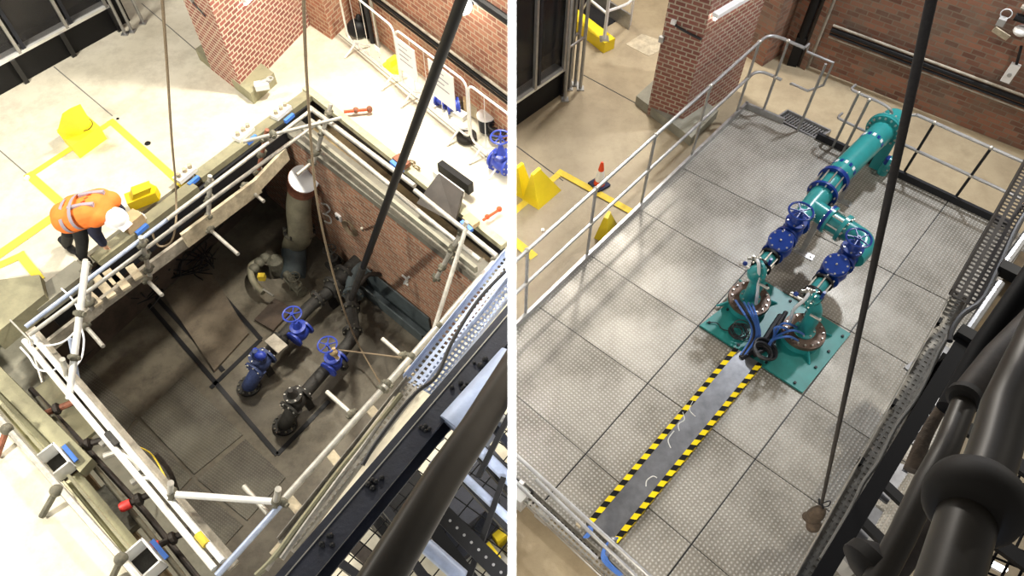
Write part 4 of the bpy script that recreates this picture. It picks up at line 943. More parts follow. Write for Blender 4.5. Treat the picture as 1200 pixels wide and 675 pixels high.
# black steel beam: I section
def gbeam(a, b, c, z, label, m, hi=None, clip=None):
    A, B, Cc = G(*a, z), G(*b, z), G(*c, z); d = (B-A).normalized(); s2 = V((-d.y, d.x, 0)); w = abs((Cc-A).dot(s2)); sg2 = 1 if (Cc-A).dot(s2) > 0 else -1
    t = thing('steel_beam', (A+B)/2, label, 'beam'); mid = s2*sg2*w/2
    MB().bar(A+mid, B+mid, w, .02).build('top_flange', m, t, clip=clip); MB().bar(A+mid+V((0, 0, -.22)), B+mid+V((0, 0, -.22)), w, .02).build('bottom_flange', m, t, clip=clip); MB().bar(A+mid+V((0, 0, -.11)), B+mid+V((0, 0, -.11)), .02, .2).build('web', m, t, clip=clip)
    if hi: MB().bar(A+s2*sg2*w*hi+V((0, 0, .012)), B+s2*sg2*w*hi+V((0, 0, .012)), .008, .012).build('edge_highlight', 'bolt', t, clip=clip, label='pale strip imitating a highlight on the flange')  # pale metal strip stands in for the flange highlight
    return t, A, B, d, s2*sg2, w
t, A, B, d, s2, w = gbeam((310, 690), (600, 352), (358, 690), 3.2, 'broad navy black steel beam crossing above the pit corner', 'navy_steel', .28, ZC)
for q in (.16, .34, .52, .68, .78):
    mb = MB(); c = lerp(A, B, q)+s2*w*.6
    for k in range(5): mb.ball(c+d*random.uniform(-.06, .06)+s2*random.uniform(-.04, .05)+V((0, 0, .02)), random.uniform(.012, .025))
    mb.build('bolt', 'black', t)
# fat round handrail close to the camera
t = thing('gantry_handrail', D(510, 562, 2.2), 'fat dark round handrail tube close to the viewer, left bay', 'handrail')
MB().tube(ext([D(449, 675, 2.05), D(519, 560, 2.3), D(559, 501, 2.42), D(610, 416, 2.62)], .8), [.068, .052], 28).build('tube', 'foreground_tube', t, clip=ZC)
# things under it: floor of the lower walkway, duct, mesh, tubes
lab(MB().tube([D(535, 505, 5.2), D(606, 425, 5.4)], .16, 24).build('duct', 'duct', clip=ZC), 'bluish round duct end glimpsed between the beam and the handrail', 'duct')
lab(MB().bar(D(520, 556, 5.5), D(580, 480, 5.5), .2, .25).build('plant_casing', 'duct', clip=ZC), 'pale blue machine casing below the bluish duct', 'casing')
mb = MB()
for q in (.1, .3): mb.box(lerp(D(506, 520, 5.6), D(530, 490, 5.6), q*2), .1, .1, .06, (1, 1))
lab(mb.build('bracket_block', 'grey_box'), 'pair of grey square blocks beside the pale blue casing', 'bracket')
def meshpanel(x0, y0, dx, dy, nx, ny, z, label, r=.006, m='mesh_black', clip=None, name='mesh_panel'):
    mb = MB(); o_ = G(x0, y0, z); U_ = G(x0+dx[0], y0+dx[1], z)-o_; V_ = G(x0+dy[0], y0+dy[1], z)-o_
    for i in range(nx+1): mb.tube([o_+U_*i/nx, o_+U_*i/nx+V_], r, 4)
    for j in range(ny+1): mb.tube([o_+V_*j/ny+V((0, 0, r)), o_+V_*j/ny+U_+V((0, 0, r))], r, 4)
    o = mb.build(name, m, clip=clip); lab(o, label, 'mesh'); return o
meshpanel(345, 700, (250, -280), (140, 120), 22, 8, 1.6, 'fine black mesh guard under the gantry, left bay', .006, clip=ZC)
for k, (a, b, r, m, l) in enumerate((((505, 590), (600, 678), .035, 'galv', 'lowest bright tube'), ((530, 545), (600, 612), .028, 'tray_cool', 'second bright bluish tube'), ((555, 520), (610, 575), .04, 'tray_cool', 'third bluish tube'), ((500, 640), (545, 680), .05, 'tray_cool', 'broad bluish tube at the bottom edge'), ((575, 478), (610, 510), .03, 'galv', 'uppermost short tube'), ((540, 500), (600, 555), .018, 'dark_steel', 'slim dark tube'))):
    lab(MB().tube([G(*a, 3.4), G(*b, 3.4)], r, 12).build('walkway_tube', m, clip=ZC), l+' right of the fat handrail in the left bay', 'tube', 'walkway tubes')
for k, (a, b, w_, m, l) in enumerate((((560, 530), (612, 592), .07, 'black', 'upper broad'), ((500, 610), (560, 690), .09, 'black', 'lower broad'), ((470, 640), (515, 700), .06, 'dark_steel', 'lowest narrow'), ((540, 560), (612, 640), .04, 'dark_steel', 'middle narrow'), ((578, 500), (612, 540), .05, 'navy_steel', 'short topmost'))):
    lab(MB().bar(G(*a, 3.1), G(*b, 3.1), w_, .06).build('walkway_joist', m, clip=ZC), l+' dark joist of the walkway behind the fat handrail, left bay', 'joist', 'left walkway joists')
for k, (a, b, l) in enumerate((((404, 600), (440, 560), 'upper'), ((372, 640), (440, 690), 'lower'), ((430, 570), (475, 625), 'middle'))):
    lab(MB().bar(G(*a, 2.4), G(*b, 2.4), .06, .08).build('angle_strut', 'dark_steel'), l+' dark strut between the navy black beam and the mesh, left bay', 'strut', 'dark struts')
lab(MB().box(G(555, 600, 0), 1.1, .8, .35, (1, .85)).box(G(548, 590, .35), .5, .5, .25, (1, .85)).build('added_skid', 'navy_steel', clip=ZC), 'added dark blue grey skid that darkens the floor under the left walkway', 'machine')  # added dark blocks that dim the cream floor below the walkway
lab(MB().box(G(565, 668, 0), .5, .5, .2, (1, .85)).build('added_skid', 'grey_box', clip=ZC), 'small grey added skid at the bottom right of the left bay', 'machine')
t = thing('perforated_bar', G(550, 630, 3.6), 'black flat bar with punched holes below the fat handrail, left bay', 'bar')
A, B = G(515, 598, 3.6), G(592, 676, 3.6); MB().bar(A, B, .11, .012).build('bar', 'black', t, clip=ZC)
mb = MB()
for k in range(9): c = lerp(A, B, .06+.11*k); mb.frust(c+V((0, 0, .005)), c+V((0, 0, .009)), .009, n=8)
mb.build('hole_rim', 'galv', t)
for k, (a, b, l) in enumerate((((600, 480), (560, 560), 'upper'), ((590, 560), (545, 690), 'lower'))):
    lab(MB().bar(G(*a, 3.5), G(*b, 3.5), .035, .03).build('cross_bar', 'black', clip=ZC), l+' black cross bar of the walkway in the left bay', 'bar', 'left walkway cross bars')
for x, y, s_, l in ((586, 626, .12, 'left'), (596, 606, .1, 'upper'), (572, 660, .1, 'lower')):
    if x < 590: lab(MB().box(G(x, y, .0), s_*2, s_*2, .3, (1, .8)).build('floor_block', 'yellow', clip=ZC), l+' small yellow block on the floor seen through the left walkway', 'block', 'yellow feet below the walkway')
lab(MB().bar(G(405, 630, 1.4), G(432, 655, 1.4), .12, .08).build('walkway_beam', 'tube_dark'), 'brown beam end seen through the mesh at the bottom of the left bay', 'beam')
lab(MB().box(G(470, 600, .0), .7, .5, .5, (1, .9)).box(G(470, 600, .5), .4, .3, .3, (1, .9)).build('pump_unit', 'black'), 'black pump unit on the floor below the mesh, left bay', 'pump')
# ================================================================== RIGHT BAY
RZ = .25                                         # top of the raised plated platform
FAR = ((875, 125), (1167, 260)); LEFT = ((605, 383), (873, 126)); NEAR = ((605, 560), (752, 690)); RGT = ((1010, 700), (1228, 330))
S3 = ((800, 197), (900, 247)); S2 = ((752, 247), (870, 315)); S1 = ((693, 300), (818, 382)); S4 = ((632, 360), (757, 448)); SA = ((607, 465), (727, 567))
M2 = ((688, 530), (818, 382)); M1 = ((811, 637), (1108, 240)); RG = RGT
vl = [FAR, S3, S2, S1, S4, SA, NEAR]; ul = [LEFT, M2, M1, RG]
rotR = math.atan2(*(lambda d: (d.y, d.x))(G(1108, 240)-G(811, 637)))
cnt = 0
rowname = ['far row under the handrail', 'second row from the far rail', 'third row from the far rail', 'fourth row, level with the teal base', 'fifth row', 'nearest row']
colname = ['left column', 'middle column', 'right column']
def lxx(l, m): return lx(l[0], l[1], m[0], m[1])
for i in range(6):
    for j in range(3):
        q = [G(*lxx(vl[i+a], ul[j+b]), RZ) for a, b in ((0, 0), (0, 1), (1, 1), (1, 0))]
        c = sum(q, V())/4; q = [p+(c-p).normalized()*.010 for p in q]
        if j == 0 and i == 5 or min(p.x for p in q) < .02:
            # keep on the right side of the partition
            pass
        mb = MB().prism(q, RZ-.012, RZ)
        for p in q: mb.frust(p+(c-p).normalized()*.09, p+(c-p).normalized()*.09+V((0, 0, .004)), .014, n=8)
        o = mb.build('floor_plate', 'plate_metal', rot=rotR, clip=.012); lab(o, 'galvanised chequer plate of the platform, '+rowname[i]+', '+colname[j], 'floor plate', 'platform chequer plates')
pl = [G(*lxx(FAR, LEFT), RZ), G(*lxx(FAR, RG), RZ), G(*lxx(NEAR, RG), RZ), G(*lxx(NEAR, LEFT), RZ)]
mb = MB().prism(pl, .0, RZ-.013); struct(mb, 'trim_platform', 'cable_black', clip=.012)
pd = (pl[1]-pl[0]).normalized(); ud = (pl[0]-pl[3]).normalized()
# kerb angle around the plates
t = thing('toe_angle', (pl[0]+pl[3])/2, 'galvanised kerb angle along the left edge of the platform', 'kerb')
MB().bar(pl[0]+V((0, 0, .03)), pl[3]+V((0, 0, .03)), .04, .14).build('angle', 'galv', t, clip=.012)
for i, (a, b) in enumerate((((957, 160), (1178, 264)), )):
    lab(MB().bar(G(*a, RZ+.03), G(*b, RZ+.03), .05, .16).build('toe_angle', 'dark_steel'), 'dark steel kerb channel along the far edge of the platform, right of the step', 'kerb')
lab(MB().bar(G(873, 124, RZ+.03), G(918, 143, RZ+.03), .04, .14).build('toe_angle', 'galv'), 'short galvanised kerb angle between the far corner and the grating step', 'kerb')
# handrails
def vrail(label, base, top, mid, posts, hz, m='galv', clip=None, name='handrail', tops=None):
    t = thing(name, G(*base[0], RZ), label, 'handrail')
    return t
HR = 1.35
def above(px, h, z0=RZ): p = G(*px, z0); return p+V((0, 0, h))
t = thing('handrail', G(740, 235, RZ), 'long galvanised two tube handrail along the left edge of the platform', 'handrail')
b0, b1, b2 = G(598, 388, RZ), G(873, 125, RZ), G(893, 134, RZ)
off = (G(873, 125, 0)-G(868, 118, 0)).normalized()
corner = b1
topz, midz = HR, .72
for z, nm in ((topz, 'top_rail'), (midz, 'mid_rail')):
    pts = [b0+V((0, 0, z)), lerp(b0, b1, .95)+V((0, 0, z)), lerp(b0, b1, .985)+V((0, 0, z))+pd*.02, b1+pd*.14+V((0, 0, z)), b1+pd*.4+V((0, 0, z))]
    if nm == 'top_rail': pts += [b1+pd*.55+V((0, 0, z))]
    MB().tube([pts[0]]+curve(pts[1:], 5), .024, 10).build(nm, 'galv', t, clip=.012)
for px in ((616, 371), (687, 299), (749, 226), (809, 184), (862, 134)):
    tt = lx(px, (px[0]+10, px[1]+100), (598, 388), (873, 125)); p = G(*tt, RZ)
    MB().tube([p, p+V((0, 0, topz))], .02, 10).build('post', 'galv', t)
    MB().ball(p+V((0, 0, topz)), .035).ball(p+V((0, 0, midz)), .035).box(p, .09, .05, .06, ud).build('fitting', 'bolt', t)
p = b1+pd*.3; MB().tube([p, p+V((0, 0, topz))], .02, 10).build('post', 'galv', t); MB().ball(p+V((0, 0, topz)), .032).ball(p+V((0, 0, midz)), .032).build('fitting', 'bolt', t)
# end loop with the stepped gate hoop
t = thing('gate_hoop', G(921, 140, RZ), 'stepped galvanised gate hoop left of the grating step', 'gate')
p = b1+pd*.55; q = p+pd*.42
MB().tube([p+V((0, 0, topz)), p+ud*.12+V((0, 0, topz)), p+ud*.12+pd*.02+V((0, 0, topz-.12)), q+ud*.12+V((0, 0, topz-.12)), q+ud*.1+V((0, 0, topz-.5)), q-pd*.15+V((0, 0, topz-.62)), p+ud*.02+V((0, 0, midz)), p+V((0, 0, midz))], .02, 10).build('hoop', 'galv', t)
q = q-pd*.06; MB().tube([q, q+V((0, 0, topz-.1))], .02, 10).build('post', 'galv', t)
# far rail, right of step
t = thing('handrail', G(980, 176, RZ), 'short galvanised rail panel with rounded end, right of the grating step', 'handrail')
a0 = G(976, 172, RZ); a1 = G(1013, 190, RZ); aL = G(970, 168, RZ)
TZ = 1.02; MZ = .5
MB().tube(curve([aL+ud*.12-pd*.02+V((0, 0, TZ)), aL-pd*.02+V((0, 0, TZ)), a0+V((0, 0, TZ)), lerp(a0, a1, .7)+V((0, 0, TZ)), a1+V((0, 0, TZ-.06)), a1+pd*.04+V((0, 0, (TZ+MZ)/2)), a1+V((0, 0, MZ+.05)), lerp(a0, a1, .7)+V((0, 0, MZ)), a0+V((0, 0, MZ)), aL-pd*.02+V((0, 0, MZ)), aL+ud*.12-pd*.02+V((0, 0, MZ))], 4), .02, 10).build('rail_loop', 'galv', t)
for p in (a0, G(987, 180, RZ)): MB().tube([p, p+V((0, 0, TZ))], .02, 10).build('post', 'galv', t); MB().ball(p+V((0, 0, TZ)), .03).build('fitting', 'bolt', t)
t = thing('handrail', G(1100, 228, RZ), 'long galvanised two tube handrail along the far edge, right of the teal pipe', 'handrail')
e0, e1 = G(1038, 197, RZ), G(1230, 289, RZ)
for z, nm in ((TZ, 'top_rail'), (MZ, 'mid_rail')):
    MB().tube([e0+V((0, 0, z)), e1+V((0, 0, z))], .024, 10).build(nm, 'galv', t)
MB().tube(curve([e0+V((0, 0, TZ)), e0-pd*.1+V((0, 0, TZ-.1)), e0-pd*.1+V((0, 0, MZ+.1)), e0+V((0, 0, MZ))], 4), .022, 10).build('end_loop', 'galv', t)
for px in ((1057, 206), (1117, 235), (1180, 264)):
    p = G(*px, RZ); MB().tube([p, p+V((0, 0, TZ))], .02, 10).build('post', 'dark_steel', t); MB().ball(p+V((0, 0, TZ)), .032).ball(p+V((0, 0, MZ)), .03).build('fitting', 'bolt', t)
# grating step
t = thing('grating_step', G(940, 147, .1), 'galvanised open grating step outside the far edge of the platform', 'step')
g = [G(922, 132, .2), G(972, 156, .2), G(957, 166, .2), G(908, 141, .2)]
mb = MB()
for i in range(17): mb.bar(lerp(g[0], g[1], i/16), lerp(g[3], g[2], i/16), .014, .03)
for i in range(6): mb.bar(lerp(g[0], g[3], i/5), lerp(g[1], g[2], i/5), .006, .03)
mb.build('grating', 'galv', t)
mb = MB()
for i in range(4): mb.bar(g[i], g[(i+1) % 4], .025, .12)
mb.build('frame', 'galv', t)
MB().bar(g[1]-V((0, 0, .1)), g[2]-V((0, 0, .1)), .02, .2).bar(g[1]-V((0, 0, .1)), g[0]-V((0, 0, .1)), .02, .2).build('side_plate', 'galv', t)
# ---- brick pillar, pier (right)
pA, pB, pC = G(758, 134), G(798, 149), G(863, 106)
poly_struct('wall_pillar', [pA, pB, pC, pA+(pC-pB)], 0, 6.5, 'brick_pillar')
qA, qB, qC = G(744, 122), G(808, 171), G(839, 139)
poly_struct('trim_plinth', [qA, qB, qC, qA+(qC-qB)], 0, .17, 'old_concrete')
sA, sB, sC = G(848, 50), G(893, 78), G(917, 62)
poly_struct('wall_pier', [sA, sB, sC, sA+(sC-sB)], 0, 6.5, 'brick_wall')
sA, sB = G(905, 57), G(930, 74)
poly_struct('wall_return', [sA, sB+(sB-sA)*.5, sB+(sB-sA)*.5+V((.6, 1.2, 0)), sA+V((.3, 1.2, 0))], 0, 6.5, 'brick_wall')
nR = (pB-pA).normalized(); pm = lambda t, z: lerp(pB, pC, t)+nR*.09+V((0, 0, z))
tube_light(pm(.0, 2.05), pm(.85, 2.05), 'white fluorescent tube light on the face of the right brick pillar', nR, 2)
nF = (pB-pC).normalized(); c = lerp(pA, pB, .18)+nF*.12+V((0, 0, 2.25))
t = thing('floodlight', c, 'black floodlight bracketed to the face of the right brick pillar', 'light')
MB().bar(c+V((-.08, 0, .22)), c+V((.05, 0, -.02)), .2, .1, up=nF).build('housing', 'black', t); MB().torus(c+V((0, -.02, .02)), (1, 0, .2), .08, .014, 14, 6).build('yoke', 'bolt', t)
t = thing('pillar_socket', lerp(pA, pB, .35)+nF*.04+V((0, 0, 1.75)), 'small white junction box with black cable on the right brick pillar', 'socket')
q = lerp(pA, pB, .25)+nF*.035+V((0, 0, 1.75)); MB().box(q, .07, .05, .06, pB-pA).build('box', 'white', t); MB().tube(curve([q, q+(pB-pA)*.3+V((0, 0, -.05)), pB+nF*.03+V((0, 0, 1.65))], 5), .018).build('cable', 'cable_black', t)
q = lerp(pA, pB, .03)+nF*.03+V((0, 0, 1.4)); lab(MB().box(q, .07, .05, .09, pB-pA).build('socket_box', 'grey_box'), 'small grey switch box low on the left edge of the right brick pillar', 'switch')
# downpipes in the corner
for i, (x, y, r, m, l) in enumerate(((928, 75, .075, 'black', 'fat black downpipe left of the others'), (936, 77, .04, 'tube_dark', 'dark downpipe second from the left'), (941, 78, .04, 'dark_steel', 'dark downpipe third from the left'), (946, 79, .03, 'timber_grey', 'pale slim downpipe nearest the long brick wall'))):
    p = G(x, y); z0 = .55 if i == 0 else 0
    o = MB().tube([p+V((0, 0, z0)), p+V((0, 0, 5))], r, 12)
    if i == 0: o.box(p, .16, .14, .56, (1, -.4))
    lab(o.build('downpipe', m), l+' in the right bay corner', 'pipe', 'right downpipes')
zr_ = onplane(1075, 66, Rw0-rn*.1, rn).z; zh_ = onplane(1168, 12, Rw0-rn*.12, rn).z
for z, r, m, l in ((1.98, .02, 'timber_grey', 'upper cream conduit'), (1.9, .04, 'black', 'thick black pipe'), (1.82, .022, 'dark_steel', 'dark conduit under the thick black pipe'), (1.76, .014, 'timber_grey', 'lowest thin pale conduit')):
    z += zr_-1.98; A = XY(Rw0, z)-rn*.1+rd*(.15); B = XY(Rw1, z)-rn*.1+rd*3; lab(MB().tube([A, B], r).build('wall_conduit', m), l+' running along the right bay brick wall', 'pipe', 'right wall conduits')
A = XY(Rw0, zh_)-rn*.12+rd*2.4; lab(MB().tube([A, XY(Rw1, zh_)-rn*.12+rd*3], .055).build('wall_conduit', 'black'), 'high black pipe at the top right of the brick wall', 'pipe')
A = XY(Rw0, zh_+.15)-rn*.12+rd*2.4; lab(MB().tube([A, XY(Rw1, zh_+.15)-rn*.12+rd*3], .04).build('wall_conduit', 'timber_grey'), 'high cream pipe above the black one at the top right', 'pipe')
w_ = lambda x, y: onplane(x, y, Rw0-rn*.02, rn)
c = w_(1185, 84); t = thing('wall_isolator', c, 'white switch box hanging on a cable on the brick wall at right', 'switch')
MB().bar(c-V((0, 0, .14))-rn*.05, c+V((0, 0, .16))-rn*.05, .13, .07, up=rn).build('box', 'white', t); MB().tube([c+V((0, 0, .16))-rn*.05, w_(1198, 52)-rn*.05], .02).build('cable', 'dark_steel', t); MB().frust(c-rn*.09, c-rn*.11, .03).build('switch_knob', 'grey_box', t)
c = w_(1198, 33); t = thing('bulkhead_lamp', c, 'white round wall lamp at the right edge of the brick wall', 'light')
MB().ball(c-rn*.08, .1, .1, .07).build('cover', 'white', t); MB().box(c-rn*.1-rd*.28, .1, .1, .1, rd).build('junction_box', 'grey_box', t); MB().torus(c-rn*.08-rd*.28+V((0, 0, .16)), rn, .07, .008, 16, 6).build('cable_loop', 'cable_white', t)
for x, y, l in ((1176, 28, 'cream'), ): lab(MB().bar(w_(1165, 33)-rn*.02, w_(1182, 44)-rn*.02, .03, .08).build('wall_label', 'timber'), 'small cream plate on the brick wall under the lamp', 'plate')
# ---- cabinet (right), stands, kerb, gate
t, d, nrm = cabinet(G(570, 172), G(658, 110), 2.2, 2.6, (.60, .985), 'black glazed equipment cabinet with silver edges at the top left of the right bay', .5, clip=.012)
A, B = G(570, 172), G(658, 110)
MB().bar(B+nrm*.03+V((0, 0, 0)), B+nrm*.03+V((0, 0, .5)), .1, .08, up=nrm).build('rib', 'black_gloss', t)
MB().bar(B+d*.2-nrm*.05+V((0, 0, .1)), B+d*.2-nrm*.05+V((0, 0, 2.9)), .14, .05, up=nrm).build('door_edge', 'galv', t, label='silver door edge')
MB().bar(B+d*.3-nrm*.08+V((0, 0, .1)), B+d*.3-nrm*.08+V((0, 0, 2.9)), .05, .05, up=nrm).build('door_seal', 'black', t)
MB().bar(B+d*.08-nrm*.25+V((0, 0, 1.2)), B+d*.08-nrm*.25+V((0, 0, 1.6)), .1, .02).build('white_notice', 'white', t)
MB().box(B+d*.10-nrm*.2+V((0, 0, .5)), .07, .08, .2).build('white_box', 'white', t)
stand('galvanised tube ladder stand beside the cabinet in the right bay', [(662, 117), (680, 104)], 2.9)
stand('second galvanised tube ladder behind the first in the right bay', [(667, 104), (674, 99)], 2.9)
lab(MB().box(G(655, 96), .3, .3, .45, d).build('control_box', 'black'), 'black control box with a yellow knob behind the ladder stand', 'box')
A, B = G(620, -20, .1), G(714, 54, .1); lab(MB().bar(A, B, .24, .22).build('kerb_beam', 'yellow'), 'long yellow painted kerb beside the floor opening', 'kerb')
t = thing('safety_gate', G(710, 48, .2), 'cream tubular safety gate standing on the end of the yellow kerb', 'gate')
p0, p1 = G(708, 46, .2), G(738, 29, 0)
MB().tube([p0, p0+V((0, 0, 2.6))], .03).build('post', 'white_paint', t); MB().tube([p1, p1+V((0, 0, 2.6))], .025).build('post', 'white_paint', t)
for z in (.55, 1.1, 1.65): MB().tube(curve([p0+V((0, 0, z)), lerp(p0, p1, .8)+V((0, 0, z-.06)), lerp(p0, p1, .98)+V((0, 0, z+.1))], 4), .026).build('rail', 'white_paint', t)
MB().box(p0-V((0, 0, .0)), .16, .16, .02).build('foot_plate', 'bolt', t)
t = thing('safety_rail', G(680, 20, .2), 'cream tubular rail running along the yellow kerb behind the gate', 'handrail')
q0 = G(640, -12, .2)
for z in (.5, 1.0): MB().tube([q0+V((0, 0, z)), p0+V((0, 0, z))], .022).build('rail', 'white_paint', t)
for q in (.15, .6): MB().tube([lerp(q0, p0, q), lerp(q0, p0, q)+V((0, 0, 1.0))], .022).build('post', 'white_paint', t)
MB().tube([lerp(q0, p0, .6)+V((0, 0, .1)), lerp(q0, p0, .85)+V((0, 0, 1))], .015).build('brace', 'white_paint', t)
struct(MB().prism([G(655, 10), G(700, 38), G(735, 18), G(690, -20)], .002, .012), 'trim_floor_opening', 'black_gloss')
lab(MB().bar(G(690, -5, .15), G(738, 26, .15), .03, .3).build('opening_upstand', 'galv'), 'grey metal upstand along the far side of the dark floor opening', 'upstand')
# ---- yellow blocks and cone
def fblock(label, feet, ridge, h, base_h=0):
    t = thing('lifting_block', G(*feet[0]), label, 'block', 'yellow lifting blocks')
    f = [G(*p) for p in feet]; r = [G(*p, h) for p in ridge]
    mb = MB(); mb.add([*f, *r], [(0, 1, 2, 3), (4, 7, 6, 5), (0, 4, 5, 1), (1, 5, 6, 2), (2, 6, 7, 3), (3, 7, 4, 0)])
    mb.build('body', 'yellow', t); q = [p+V((0, 0, .03)) for p in r]
    MB().slab([XY(p, h) for p in r], (0, 0, .025)).build('cap', 'yellow', t)
    return t
fblock('large yellow wedge shaped block standing on the yellow line, in front of its twin', [(612, 234), (631, 246), (658, 223), (640, 212)], [(622, 205), (625, 207), (634, 199), (631, 197)], .62)
fblock('yellow wedge block cut off by the white partition, behind its twin', [(604, 228), (613, 234), (625, 222), (612, 214)], [(604, 197), (607, 199), (614, 193), (611, 191)], .62)
fblock('single yellow wedge block just behind the platform handrail', [(696, 279), (711, 287), (724, 264), (709, 256)], [(707, 256), (712, 258), (716, 250), (713, 248)], .45)
lab(MB().box(G(636, 270, .0), .0001+.04, .04, .02).build('floor_bolt', 'bolt'), 'small bolt in the floor between the yellow lines', 'bolt')
c = G(702, 217); t = thing('traffic_cone', c, 'orange and white traffic cone on a dark base beside the yellow line', 'cone')
MB().box(c, .24, .24, .04, (1, .75)).build('base', 'navy', t)
MB().lathe(c, (0, 0, 1), [(.04, .085), (.12, .072)], 18).build('lower_cone', 'orange_red', t); MB().lathe(c, (0, 0, 1), [(.12, .071), (.32, .045)], 18).build('white_sleeve', 'white', t); MB().lathe(c, (0, 0, 1), [(.32, .045), (.46, .024), (.48, .015)], 18).build('cone_tip', 'orange_red', t)
# ---- teal base plate and pump heads
BZ = RZ+.03
bp = [G(820, 381, BZ), G(891, 326, BZ), G(997, 391, BZ), G(941, 460, BZ)]
t = thing('base_plate', sum(bp, V())/4-V((0, 0, .03)), 'teal painted square base plate under both pump heads', 'plate')
MB().prism(bp, RZ+.002, BZ).build('plate', 'teal_plate', t)
mb = MB()
for i in range(4):
    for q in (.06, .36, .66):
        p = lerp(bp[i], bp[(i+1) % 4], q+.0); cc = sum(bp, V())/4; p = p+(cc-p).normalized()*.07; mb.frust(p, p+V((0, 0, .02)), .018, n=6)
mb.build('bolt', 'dark_steel', t)
AZ = 1.02                                        # height of the pipe axis
def AX(x, y): return G(x, y, AZ)
axp = [AX(886, 320), AX(1040, 150)]; AD = (AX(1030, 160)-AX(890, 318)).normalized()
def pump(c, up_px, label, num):
    t = thing('discharge_pump', c, label, 'pump', 'pump heads'); R = .265
    MB().lathe(c, (0, 0, 1), [(0, R*.96), (.10, R*.93)], 30).build('collar', 'teal', t)
    MB().lathe(c+V((0, 0, .10)), (0, 0, 1), [(0, R), (.02, R), (.028, R*.99), (.05, R*.985)], 32).build('cover_disc', 'rust_disc', t)
    MB().bolts(c+V((0, 0, .15)), (0, 0, 1), R*.84, .012, .022, 16).build('bolt', 'bolt', t)
    for k in range(4):
        a = k*math.pi/2+rotR+math.pi/4+.0; dv = V((math.cos(a), math.sin(a), 0)); n2 = V((-dv.y, dv.x, 0))*.01
        MB().slab([c+dv*R*.9-n2, c+dv*(R+.13)-n2, c+dv*(R+.13)-n2+V((0, 0, .01)), c+dv*R*.95-n2+V((0, 0, .10))], n2*2).build('gusset', 'teal', t)
    return t
PC1, PC2 = G(875, 357, BZ), G(938, 395, BZ)
PC1.z = BZ; PC2.z = BZ
pump(PC1, None, 'left pump head with a rusty bolted disc on the teal base plate', 1)
pump(PC2, None, 'right pump head with a rusty bolted disc on the teal base plate, nearer the viewer', 2)
def riser(c, q1, label):
    t = thing('riser_elbow', c+V((0, 0, .15)), label, 'pipe', 'riser elbows'); b = c+V((0, 0, .15))
    MB().lathe(b, (0, 0, 1), [(0, .13), (.025, .13), (.03, .09)], 24).build('base_flange', 'teal', t); MB().bolts(b+V((0, 0, .025)), (0, 0, 1), .11, .012, .018, 8).build('bolt', 'bolt', t)
    d = (q1-XY(b, q1.z)).normalized()
    MB().tube([b+V((0, 0, .02)), b+V((0, 0, .3)), XY(b, q1.z-.16)+d*.02, XY(b, q1.z-.03)+d*.10, q1-d*.06, q1], .088, 20, 5).build('elbow', 'teal', t)
    MB().lathe(q1-d*.03, d, [(0, .135), (.03, .135)], 22).build('pipe_flange', 'teal', t); MB().bolts(q1-d*.045, d, .115, .012, .05, 8).build('bolt', 'bolt', t)
    MB().tube([q1+V((.0, 0, .08))-d*.1, q1+V((0, 0, .2))-d*.1], .02).build('air_valve', 'blue', t)
    return d
def coupling(a, b, r, label, m='black', group='dismantling couplings', name='coupling', rods=6, m2='teal'):
    d = (b-a).normalized(); L = (b-a).length; t = thing(name, (a+b)/2-V((0, 0, r)), label, 'coupling', group)
    MB().tube([a, b], r*.72, 20).build('sleeve', m2, t)
    for q, mm in ((0, m), (L-.035, m)): MB().lathe(a+d*q, d, [(0, r), (.035, r)], 22).build('flange', mm, t)
    mb = MB(); u, w, _ = basis(d)
    for k in range(rods):
        an = 2*math.pi*(k+.5)/rods; p = a+u*(r*.86*math.cos(an))+w*(r*.86*math.sin(an)); mb.frust(p-d*.04, p+d*(L+.04), .011, n=8)
    mb.build('tie_rod', 'bolt', t)
    return t
def flg(a, d, r, t, m='teal', th=.03, n=12):
    MB().lathe(a-d*th, d, [(0, r), (th*2, r)], 24).build('flange', m, t); MB().bolts(a-d*(th+.014), d, r*.85, .013, th*2+.03, n).build('bolt', 'bolt', t)
# line one
l1 = [AX(886, 322), AX(893, 313), AX(903, 301), AX(914, 287), AX(929, 270), AX(939, 256), AX(955, 238)]
riser(PC1, AX(889, 317), 'left teal riser elbow rising from the rusty disc')
coupling(AX(891, 314), AX(903, 300), .125, 'left black dismantling coupling between riser and blue valve')
def cvalve(c, ax, label):
    c = V(c); ax = V(ax).normalized(); t = thing('check_valve', c-V((0, 0, .16)), label, 'valve', 'blue check valves')
    MB().lathe(c-ax*.17, ax, [(0, .14), (.03, .14), (.035, .1), (.09, .14), (.17, .16), (.25, .14), (.305, .1), (.31, .14), (.34, .14)], 24).build('body', 'blue', t)
    tl = (V((0, 0, 1))-ax*.35).normalized()
    MB().lathe(c+tl*.08, tl, [(0, .12), (.06, .125), (.065, .15), (.1, .15), (.105, .14), (.115, .13)], 24).build('cover', 'blue', t); MB().bolts(c+tl*.18, tl, .12, .013, .016, 8).ball(c+tl*.2, .014).build('bolt', 'bolt', t)
cvalve(AX(913, 289), AD, 'blue bolted check valve on the left line')
valve(AX(928, 270), AD, 1.0, 'blue gate valve with handwheel on the left line', 'blue', wz=.36, group='blue gate valves')
t = thing('tee_pipe', AX(955, 238), 'teal tee pipe joining the left line and the cross branch', 'pipe')
MB().tube([AX(936, 259), AX(943, 251), AX(952, 240), AX(972, 218)], [.10, .15], 22, 3).build('main_barrel', 'teal', t)
BR = (AX(992, 267)-AX(955, 243)).normalized()
MB().tube([AX(951, 243), AX(969, 255)], .13, 22).build('branch', 'teal', t)
flg(AX(936, 258), AD, .14, t, 'blue', .018, 8)
flg(AX(970, 256), BR, .185, t, 'blue', .02)
mb = MB(); 
c = AX(943, 250)
